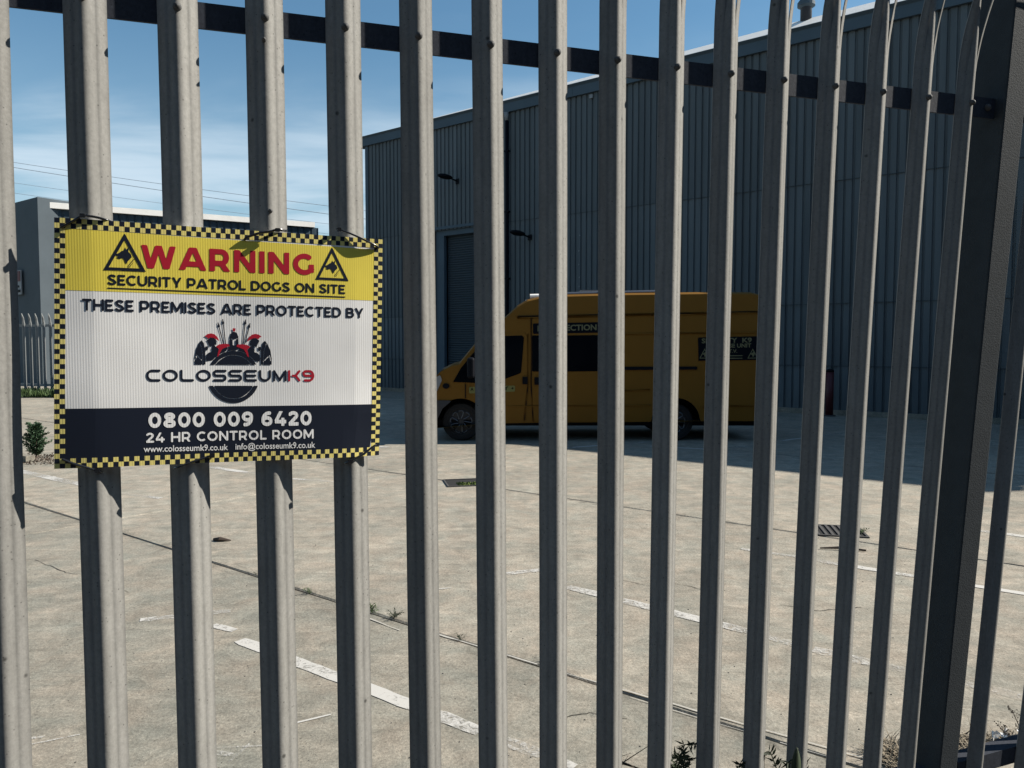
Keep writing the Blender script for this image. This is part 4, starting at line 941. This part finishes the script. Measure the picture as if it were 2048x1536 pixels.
MB().box(q0+dN*.14+Vector((0, 0, zr-.30)), dA*(LL-.2), -dN*.24, (0, 0, .24)).obj('white_roof_edge', M['whitem'], fb)
MB().box(q0+dN*.02+Vector((0, 0, 1.6+(690-660)/1540*ZB*0)), dA*5.2, -dN*.015, (0, 0, zr-1.6-1.25)).obj('pale_panel', M['whitem'], fb)
for z in (zr-2.4,): MB().box(q0+dN*.03+Vector((0, 0, z)), dA*5.2, dN*.02, (0, 0, .12)).obj('dark_band', M['fascia'], fb)
# projecting end block (in shade)
e1 = q0-dA*.0+dN*.35; lb = Vector(((14-1024)/1540*33.6, 33.6, 0)); dL = (lb-e1).normalized(); ww = (lb-e1).length
pts = [(0, 0), (ww, 0), (ww, zr-.45), (ww-.25, zr+.05), (0, zr+.08)]
dq = Vector((-dL.y, dL.x, 0)); dq = dq if dq.y > 0 else -dq
v = [e1+dL*a+Vector((0, 0, z)) for a, z in pts]+[e1+dL*a+Vector((0, 0, z))+dq*12 for a, z in pts]; k = len(pts)
mesh_obj('end_block', v, [tuple(range(k)), tuple(range(2*k-1, k-1, -1))]+[(i, i+k, (i+1) % k+k, (i+1) % k) for i in range(k)], M['cladp'], fb)
def far(px, py, Y): d = ray(px, py); return CE+d*(Y/d.y)
bs = thing('wall_sign', 'small faded red and white sign on the shaded end of the far unit', 'sign', far(36, 562, 30.2))
c = far(36, 565, 32.6); sz = 32.6/1540; sn_ = Vector((dL.y, -dL.x, 0)); sn_ = sn_ if sn_.y < 0 else -sn_
MB().cbox(c, 31*sz, .04, 48*sz, dL, sn_).obj('panel', M['paleclad'], bs)
MB().cbox(c+sn_*.03+Vector((0, 0, 12*sz)), 26*sz, .02, 20*sz, dL, sn_).obj('red_field', M['redsign'], bs)
MB().cbox(c+sn_*.03+Vector((0, 0, -8*sz)), 14*sz, .02, 4*sz, dL, sn_).obj('dark_bar', M['dark'], bs)
MB().cbox(c+sn_*.03+Vector((0, 0, -17*sz)), 24*sz, .02, 5*sz, dL, sn_).obj('dark_bar', M['dark'], bs)
# far palisade fence
ff = thing('palisade_fence', 'distant grey palisade fence with pointed tops, left of and beyond the sign', 'fence', (-13, 24.6, 0))
YF = 24.6; k = YF/1540
proto = None
x = -18.0
def far_pale():
    b = MB(); hw = .05
    P_ = [(-hw, 0), (-.03, -.02), (-.012, -.012), (0, -.03), (.012, -.012), (.03, -.02), (hw, 0)]; lv = [(.16, 1, 0), (2.28, 1, 0), (2.38, .72, -.01), (2.46, .75, -.03), (2.52, .45, -.05), (2.60, .05, -.07)]
    for z, s_, dy_ in lv:
        for px, py in P_: b.v.append(Vector((px*s_, py+dy_, z)))
        for px, py in P_[::-1]: b.v.append(Vector((px*s_, py+dy_+.004, z)))
    m = 2*len(P_)
    for a in range(len(lv)-1):
        for j in range(m): p = a*m+j; q = a*m+(j+1) % m; b.f.append((p, q, q+m, p+m))
    return b
proto = mesh_obj('pale', *(lambda b: (b.v, b.f))(far_pale()), M['galvfar'])
proto.parent = ff; proto.matrix_parent_inverse = ff.matrix_basis.inverted()
x = vstart = -16.2; first = True
while x < -5.2:
    o = proto if first else proto.copy()
    if not first: COL.objects.link(o)
    first = False; o.location = (x, YF, 0); x += .212
for z in (.32, 2.22): MB().box((-16.3, YF+.006, z-.04), (11.1, 0, 0), (0, .05, 0), (0, 0, .08)).obj('rail', M['galvfar'], ff)
for px in (-16.25, -13.4, -10.5, -7.6, -5.2): MB().cbox((px, YF+.1, 1.2), .1, .1, 2.4).obj('post', M['galvfar'], ff)
# kerb
kb = MB(); p0, p1_ = ground(20, 921), ground(128, 938); dk = (p1_-p0).normalized(); nk = Vector((-dk.y, dk.x, 0))
kerb = thing('kerb', 'low concrete kerb edge at the foot of the small conifer', 'kerb', p0)
for i in range(3): MB().box(p0-dk*2.5+dk*(.98*i), dk*.97, nk*.12, (0, 0, .09)).obj('kerb_stone', M['concB'], kerb)

# ---------------------------------------------------------------- unseen dark unit and greenery, added behind the viewer to cut skylight
ou = thing('sky_blocker_unit', 'unseen dark clad unit added behind the viewer to hold skylight off the fence', 'building', fpt(0, 10.5, 0))
v = []; f = []; n_ = 0
for i in range(0, 321):
    s_ = -45+i*.25
    for z in (1.1, 9.0): v += [fpt(s_, 10.5, z), fpt(s_+.16, 10.5, z), fpt(s_+.19, 10.54, z), fpt(s_+.235, 10.54, z)] if False else [fpt(s_+(0 if i % 2 else .03), 10.5+(.04 if i % 2 else 0), z)]
    if i: k = 2*i; f.append((k-2, k-1, k+1, k))
mesh_obj('ribbed_wall', v, f, M['clad2'], ou)
MB().box(fpt(-45, 10.6, 0), FD*80, FN*16, (0, 0, 8.95)).obj('inner_wall', M['clad2'], ou)
MB().box(fpt(-45, 10.42, 0), FD*80, FN*.17, (0, 0, 1.1)).obj('brick_plinth', M['soil'], ou)
MB().box(fpt(-45.2, 10.3, 8.96), FD*80.4, FN*.5, (0, 0, .35)).obj('gutter', M['fascia'], ou)
for s_ in (-24, -6, 12): MB().box(fpt(s_, 10.44, 1.102), FD*4.2, FN*.05, (0, 0, 3.6)).obj('roller_shutter', M['fascia'], ou)
hd = MB()  # leaf mass out of view, added to dim the front of the fence
for i in range(9000):
    s_ = random.uniform(-40, 34); h_ = 8.9+random.uniform(0, 1.1); z = random.uniform(.05, 2.1+.3*noise.noise(Vector((s_*.4, 0, 0)))); p = fpt(s_, h_, z); d = rv_(); leaf_(hd, p, d, rv_(), random.uniform(.12, .25), random.uniform(.08, .14))
tag(hd.obj('sky_blocker_hedge', M['leafd'], None, kind='stuff'), 'unseen dark foliage added behind the viewer to cut skylight on the pales', 'sky_blocker_hedge')

# ---------------------------------------------------------------- overhead wires
def wire(a, b, r, label, Y=62, sag=.25):
    p, q = far(*a, Y), far(*b, Y); d = q-p; pts = [p+d*(i/16*1.7-.35)-Vector((0, 0, sag*4*(i/16)*(1-i/16)-sag)) for i in range(17)]
    tag(MB().tube(pts, r, 5).obj('overhead_wire', M['cable'], None), label, 'wire', 'overhead wires crossing the sky on the left')
wire((15, 325), (640, 412), .022, 'topmost of the four thin overhead wires above the far unit')
wire((15, 335), (640, 428), .027, 'second overhead wire from the top, slightly thicker than its neighbours')
wire((15, 366), (640, 448), .016, 'third overhead wire from the top, very faint against the cloud')
wire((20, 387), (640, 468), .018, 'lowest overhead wire, just above the roof of the far unit')

# ---------------------------------------------------------------- plants
def leaf(b, p, d, n, L_, w):
    s_ = d.cross(n).normalized(); b.quad(p, p+d*L_*.4+s_*w/2+n*L_*.04, p+d*L_, p+d*L_*.4-s_*w/2+n*L_*.04)
def rv(r=random): return Vector((r.gauss(0, 1), r.gauss(0, 1), r.gauss(0, 1))).normalized()
# conifer shrub
c = ground(72, 917); sh = thing('conifer_shrub', 'small bushy dark green conifer growing by the kerb, seen left of the sign', 'shrub', c)
MB().tube([c, c+Vector((.01, 0, .1)), c+Vector((0, .01, .42))], [.012, .009, .003], 6).obj('stem', M['twig'], sh)
b = MB()
for br in range(90):
    z = .04+.42*(br/90)**.9; a = br*2.4+random.uniform(-.4, .4); L_ = (.20-.25*(z-.1)*.5)*random.uniform(.6, 1.15)*(1 if z < .33 else .62)
    if z < .1: L_ *= .6
    d = Vector((math.cos(a), math.sin(a), random.uniform(.35, .9))).normalized(); p0_ = c+Vector((0, 0, z))
    for k in range(34):
        q = p0_+d*L_*random.uniform(.1, 1); leaf(b, q, (d+rv()*.8).normalized(), rv(), random.uniform(.03, .055), random.uniform(.012, .022))
b.obj('crown', M['bush'], sh)
def weed(px, py, h, n, label, m='leaf', spread=1., name='weed', group=None, tall=False, base=None):
    c = base or ground(px, py); t = thing(name, label, 'weed', c, group); st = MB(); lf = MB(); r = random.Random(int(px*7+py))
    for k in range(n):
        a = r.uniform(0, 6.28); tilt = r.uniform(.15, .9)*spread; d = Vector((math.cos(a)*tilt, math.sin(a)*tilt, 1)).normalized(); L_ = h*r.uniform(.5, 1.)
        pts = [c+d*L_*s_+Vector((math.cos(a), math.sin(a), 0))*L_*.25*s_*s_ for s_ in (0, .35, .7, 1)]; st.tube(pts, [h*.014, h*.012, h*.008, h*.003], 5)
        for j in range(11):
            s_ = r.uniform(.2, 1); q = pts[0].lerp(pts[-1], s_); leaf(lf, q, (d*.7+rv(r)).normalized(), rv(r), h*r.uniform(.15, .32), h*r.uniform(.035, .09))
    st.obj('stem', M['leafd'] if m == 'leafd' else M[m], t); lf.obj('leaves', M[m], t); return t
weed(620, 1188, .055, 8, 'tiny yellow-green tuft in the concrete joint, furthest left of the row')
weed(744, 1226, .085, 10, 'small bright green weed in the joint just right of the fourth pale below the sign')
weed(787, 1237, .065, 12, 'low dark grey-green rosette weed in the joint', 'leafd', 1.5)
weed(921, 1282, .05, 6, 'small spiky weed in the joint between two pales, middle of the yard', 'leafd')
weed(1084, 1322, .04, 5, 'tiny dark tuft in the joint furthest right', 'leafd')
weed(1722, 1068, .085, 9, 'small green weed growing beside the barred drain grate', 'leaf', 1.2)
weed(512, 1150, .03, 5, 'tiny tuft on the joint seen below the sign', 'leafd')
# twigs lying near the grate
t1 = ground(1640, 1099); t2 = ground(1732, 1104); tag(MB().tube([t1+Vector((0, 0, .012)), t1.lerp(t2, .5)+Vector((0, .02, .02)), t2+Vector((0, 0, .012))], [.006, .012, .008], 6).obj('stick', M['twig'], None), 'dark broken stick lying on the concrete near the drain grate', 'stick')
tag(MB().tube([ground(428, 1081)+Vector((0, 0, .01)), ground(440, 1083)+Vector((0, 0, .02)), ground(462, 1083)+Vector((0, 0, .01))], [.012, .02, .004], 6).obj('stick', M['twig'], None), 'short dark scrap lying on the concrete seen below the sign', 'debris')
# pebbles and crumbs
pb = MB()
for i in range(260):
    x = random.uniform(20, 2040); y = random.uniform(905, 1536)**1; p = ground(x, y); s_ = random.uniform(.0015, .005); pb.lathe([(s_, -.002), (s_*.8, s_*.6), (0, s_)], p, (random.uniform(-.3, .3), random.uniform(-.3, .3), 1), 5)
o = pb.obj('grit', M['iron'], None, kind='stuff'); tag(o, 'scattered grit and small stones on the concrete yard', 'grit')
# weeds and grass under the far fence
b = MB()
for i in range(5200):
    px = random.uniform(-16.5, -10.5); p = Vector((px, random.uniform(23.3, 24.5), 0)); h = random.uniform(.08, .34)*(1 if noise.noise(Vector((px*1.3, 0, 0))) > -.15 else .45); leaf(b, p, (Vector((0, 0, 1))+rv()*.5).normalized(), rv(), h, random.uniform(.03, .07))
tag(b.obj('grass', M['leaf'], None, kind='stuff'), 'rough green weeds along the foot of the distant fence', 'weeds')
# leaf litter round the kerb
b = MB()
for i in range(500):
    p = ground(random.uniform(25, 108), random.uniform(912, 930)); leaf(b, p+Vector((0, 0, random.uniform(.003, .03))), (rv()+Vector((0, 0, .1))).normalized(), rv(), .04, .018)
tag(b.obj('leaf_litter', M['twig'], None, kind='stuff'), 'dark dead leaves lying around the base of the conifer', 'leaf litter')
# dry grass heaps at the foot of the fence
def straw(cpx, cpy, rx, ry, n, hh_, label):
    c = ground(cpx, cpy); b = MB()
    for i in range(n):
        a = random.uniform(0, 6.28); q = math.sqrt(random.random()); p = c+Vector((math.cos(a)*rx*q, math.sin(a)*ry*q, random.uniform(.003, hh_*(1-q*.8)))); d = (rv()*Vector((1, 1, .35))).normalized(); L_ = random.uniform(.03, .12)
        e = d.cross(Vector((0, 0, 1))).normalized()*.0016; m_ = p+d*L_/2+Vector((0, 0, random.uniform(0, .012))); b.quad(p-e, p+e, m_+e, m_-e); b.quad(m_-e, m_+e, p+d*L_+e*.3)
    tag(b.obj('dry_grass', M['straw'], None, kind='stuff'), label, 'dry grass')
    b = MB()
    for i in range(n//3):
        a = random.uniform(0, 6.28); q = math.sqrt(random.random()); p = c+Vector((math.cos(a)*rx*q, math.sin(a)*ry*q, random.uniform(.002, hh_*(1-q)*.7))); leaf(b, p, rv(), rv(), random.uniform(.02, .05), .012)
    tag(b.obj('leaf_litter', M['twig'], None, kind='stuff'), label.replace('dry straw', 'dark dead leaves mixed in the heap'), 'leaf litter')
straw(1805, 1520, .10, .12, 800, .05, 'heap of dry straw between the pales beside the dark post')
straw(1930, 1495, .10, .08, 200, .03, 'thin dry straw scattered just right of the dark post')
straw(2005, 1492, .12, .08, 350, .025, 'dry straw at the far right behind the bottom rail')
b = MB(); c = ground(2018, 1494)
for i in range(26): p = c+Vector((random.uniform(-.06, .06), random.uniform(-.03, .03), random.uniform(.01, .05))); leaf(b, p, rv(), rv(), .035, .03)
tag(b.obj('litter', M['litter'], None), 'scrap of crumpled white litter behind the bottom rail at the far right', 'litter')
def seedstalk(x0, y0, x1, y1, label):
    base = ground(x0, y0); d = ray(x1, y1); top = CE+d*((base.y+.02)/d.y); t = thing('weed', label, 'weed', base); m_ = base.lerp(top, .5)+Vector((.01, 0, .0))
    MB().tube([base, m_, top], [.003, .002, .001], 5).obj('stem', M['twig'], t); b = MB()
    for i in range(38):
        s_ = random.uniform(.3, 1); p = base.lerp(m_, s_*2) if s_ < .5 else m_.lerp(top, s_*2-1); a = random.uniform(0, 6.28); e = Vector((math.cos(a), math.sin(a), .8)).normalized(); b.tube([p, p+e*.018], .0005, 3, cap=False); b.lathe([(0, 0), (.003, .003), (0, .006)], p+e*.018, e, 5)
    b.obj('seed_heads', M['twig'], t)
seedstalk(2024, 1492, 1998, 1452, 'thin dry weed stalk with tiny seed heads, shorter one at far right')
seedstalk(2045, 1490, 2024, 1420, 'thin dry weed stalk with tiny seed heads, taller one at far right')
# dark weeds rising at the foot of the near fence
def fern(px, top_y, h, label, out=.06, lean=0.):
    top = fence(px, top_y, out); base = Vector((top.x, top.y, 0)) + FD*(-lean*.1); t = thing('weed', label, 'weed', base, 'dark weeds along the foot of the near fence'); st = MB(); lf = MB(); r = random.Random(int(px))
    for k in range(5):
        tp = top + FD*(r.uniform(-.05, .05) if k else 0)+FN*r.uniform(-.02, .02)+Vector((0, 0, -r.uniform(.02, .12) if k else 0)); bend = FD*r.choice((-1, 1))*r.uniform(.01, .03)
        if not k: bend = FD*lean*.035
        pts = [base.lerp(tp, s_)-bend*(1-s_)*s_*4 for s_ in (0, .3, .6, .8, .92, 1)]+[tp+bend-Vector((0, 0, .004))]
        st.tube(pts, [.004, .003, .003, .0025, .002, .0015, .001], 6)
        for j in range(46):
            s_ = r.uniform(.25, 1)**.6; i = min(5, int(s_*6)); q = pts[i].lerp(pts[i+1], s_*6-i); sd_ = r.choice((-1, 1)); ax = (pts[i+1]-pts[i]).normalized()
            dd = (FD*sd_*.9+ax*.7+rv(r)*.35).normalized(); leaf(lf, q, dd, (FN+rv(r)*.5).normalized(), r.uniform(.014, .032), r.uniform(.003, .007))
    st.obj('stem', M['leafd'], t); lf.obj('leaves', M['leafd'], t)
fern(1378, 1497, .5, 'dark feathery weed curling to the right, at the bottom centre', .02, 1.)
fern(1378, 1527, .4, 'short dark feathery weed beside the curling one', -.01, .5)
fern(1478, 1527, .4, 'tip of a dark weed between two pales at the bottom', .0, .6)
fern(1548, 1509, .5, 'dark feathery weed curling to the left, near the broad leaf', .02, -1.)
fern(1572, 1522, .5, 'dark feathery weed just left of the broad leaf', .03, .3)
fern(1614, 1529, .5, 'dark weed tip right of the broad leaf at the bottom', .0, -.4)
# broad leaf in front of a pale
top = fence(1593, 1494, .09); t = thing('weed', 'upright broad dark leaf with a pale rim in front of a pale', 'weed', (top.x, top.y, 0))
b = MB(); n_ = 14
for i in range(n_+1):
    s_ = i/n_; z = top.z-.11+.11*s_; w = .016*math.sin(min(1, (1-s_)*1.9)*math.pi/2)**.7 if s_ < 1 else .0005
    c0 = Vector((top.x, top.y, z)); b.v += [c0-FD*w, c0+FN*.006, c0+FD*w]
    if i: a = 3*i; b.f += [(a-3, a-2, a+1, a), (a-2, a-1, a+2, a+1)]
lo = b.obj('leaf_blade', M['leafd'], t, smooth=True); sm_ = lo.modifiers.new('s', 'SOLIDIFY'); sm_.thickness = .002
MB().tube([(top.x, top.y, 0), (top.x, top.y, top.z-.1)], .004, 6).obj('stem', M['leafd'], t)
# bare dry stalks
t = thing('dry_stalks', 'thin bare dry stalks at the bottom just right of the pale below the van cab', 'weed', fpt(fs(fence(1230, 1536, -.05)), -.05, 0))
for x0, y0, x1, y1, r_ in ((1215, 1545, 1300, 1490, .0018), (1240, 1524, 1278, 1537, .004), (1222, 1520, 1262, 1506, .001), (1244, 1530, 1256, 1512, .001)):
    MB().tube([fence(x0, y0, -.05), fence(x1, y1, -.06)], [r_, r_*.4], 5).obj('stalk', M['twig'], t)
MB().tube([fpt(fs(fence(1230, 1536, -.05)), -.05, 0), fence(1218, 1545, -.05)], .003, 5).obj('stalk', M['twig'], t)
# spider silk is left out: too fine to build

print('ZCHK', [round(fence(x,y,PD).z,3) for x,y in ((1781,36),(1772,120),(1880,70),(1686,18),(1760,250))])
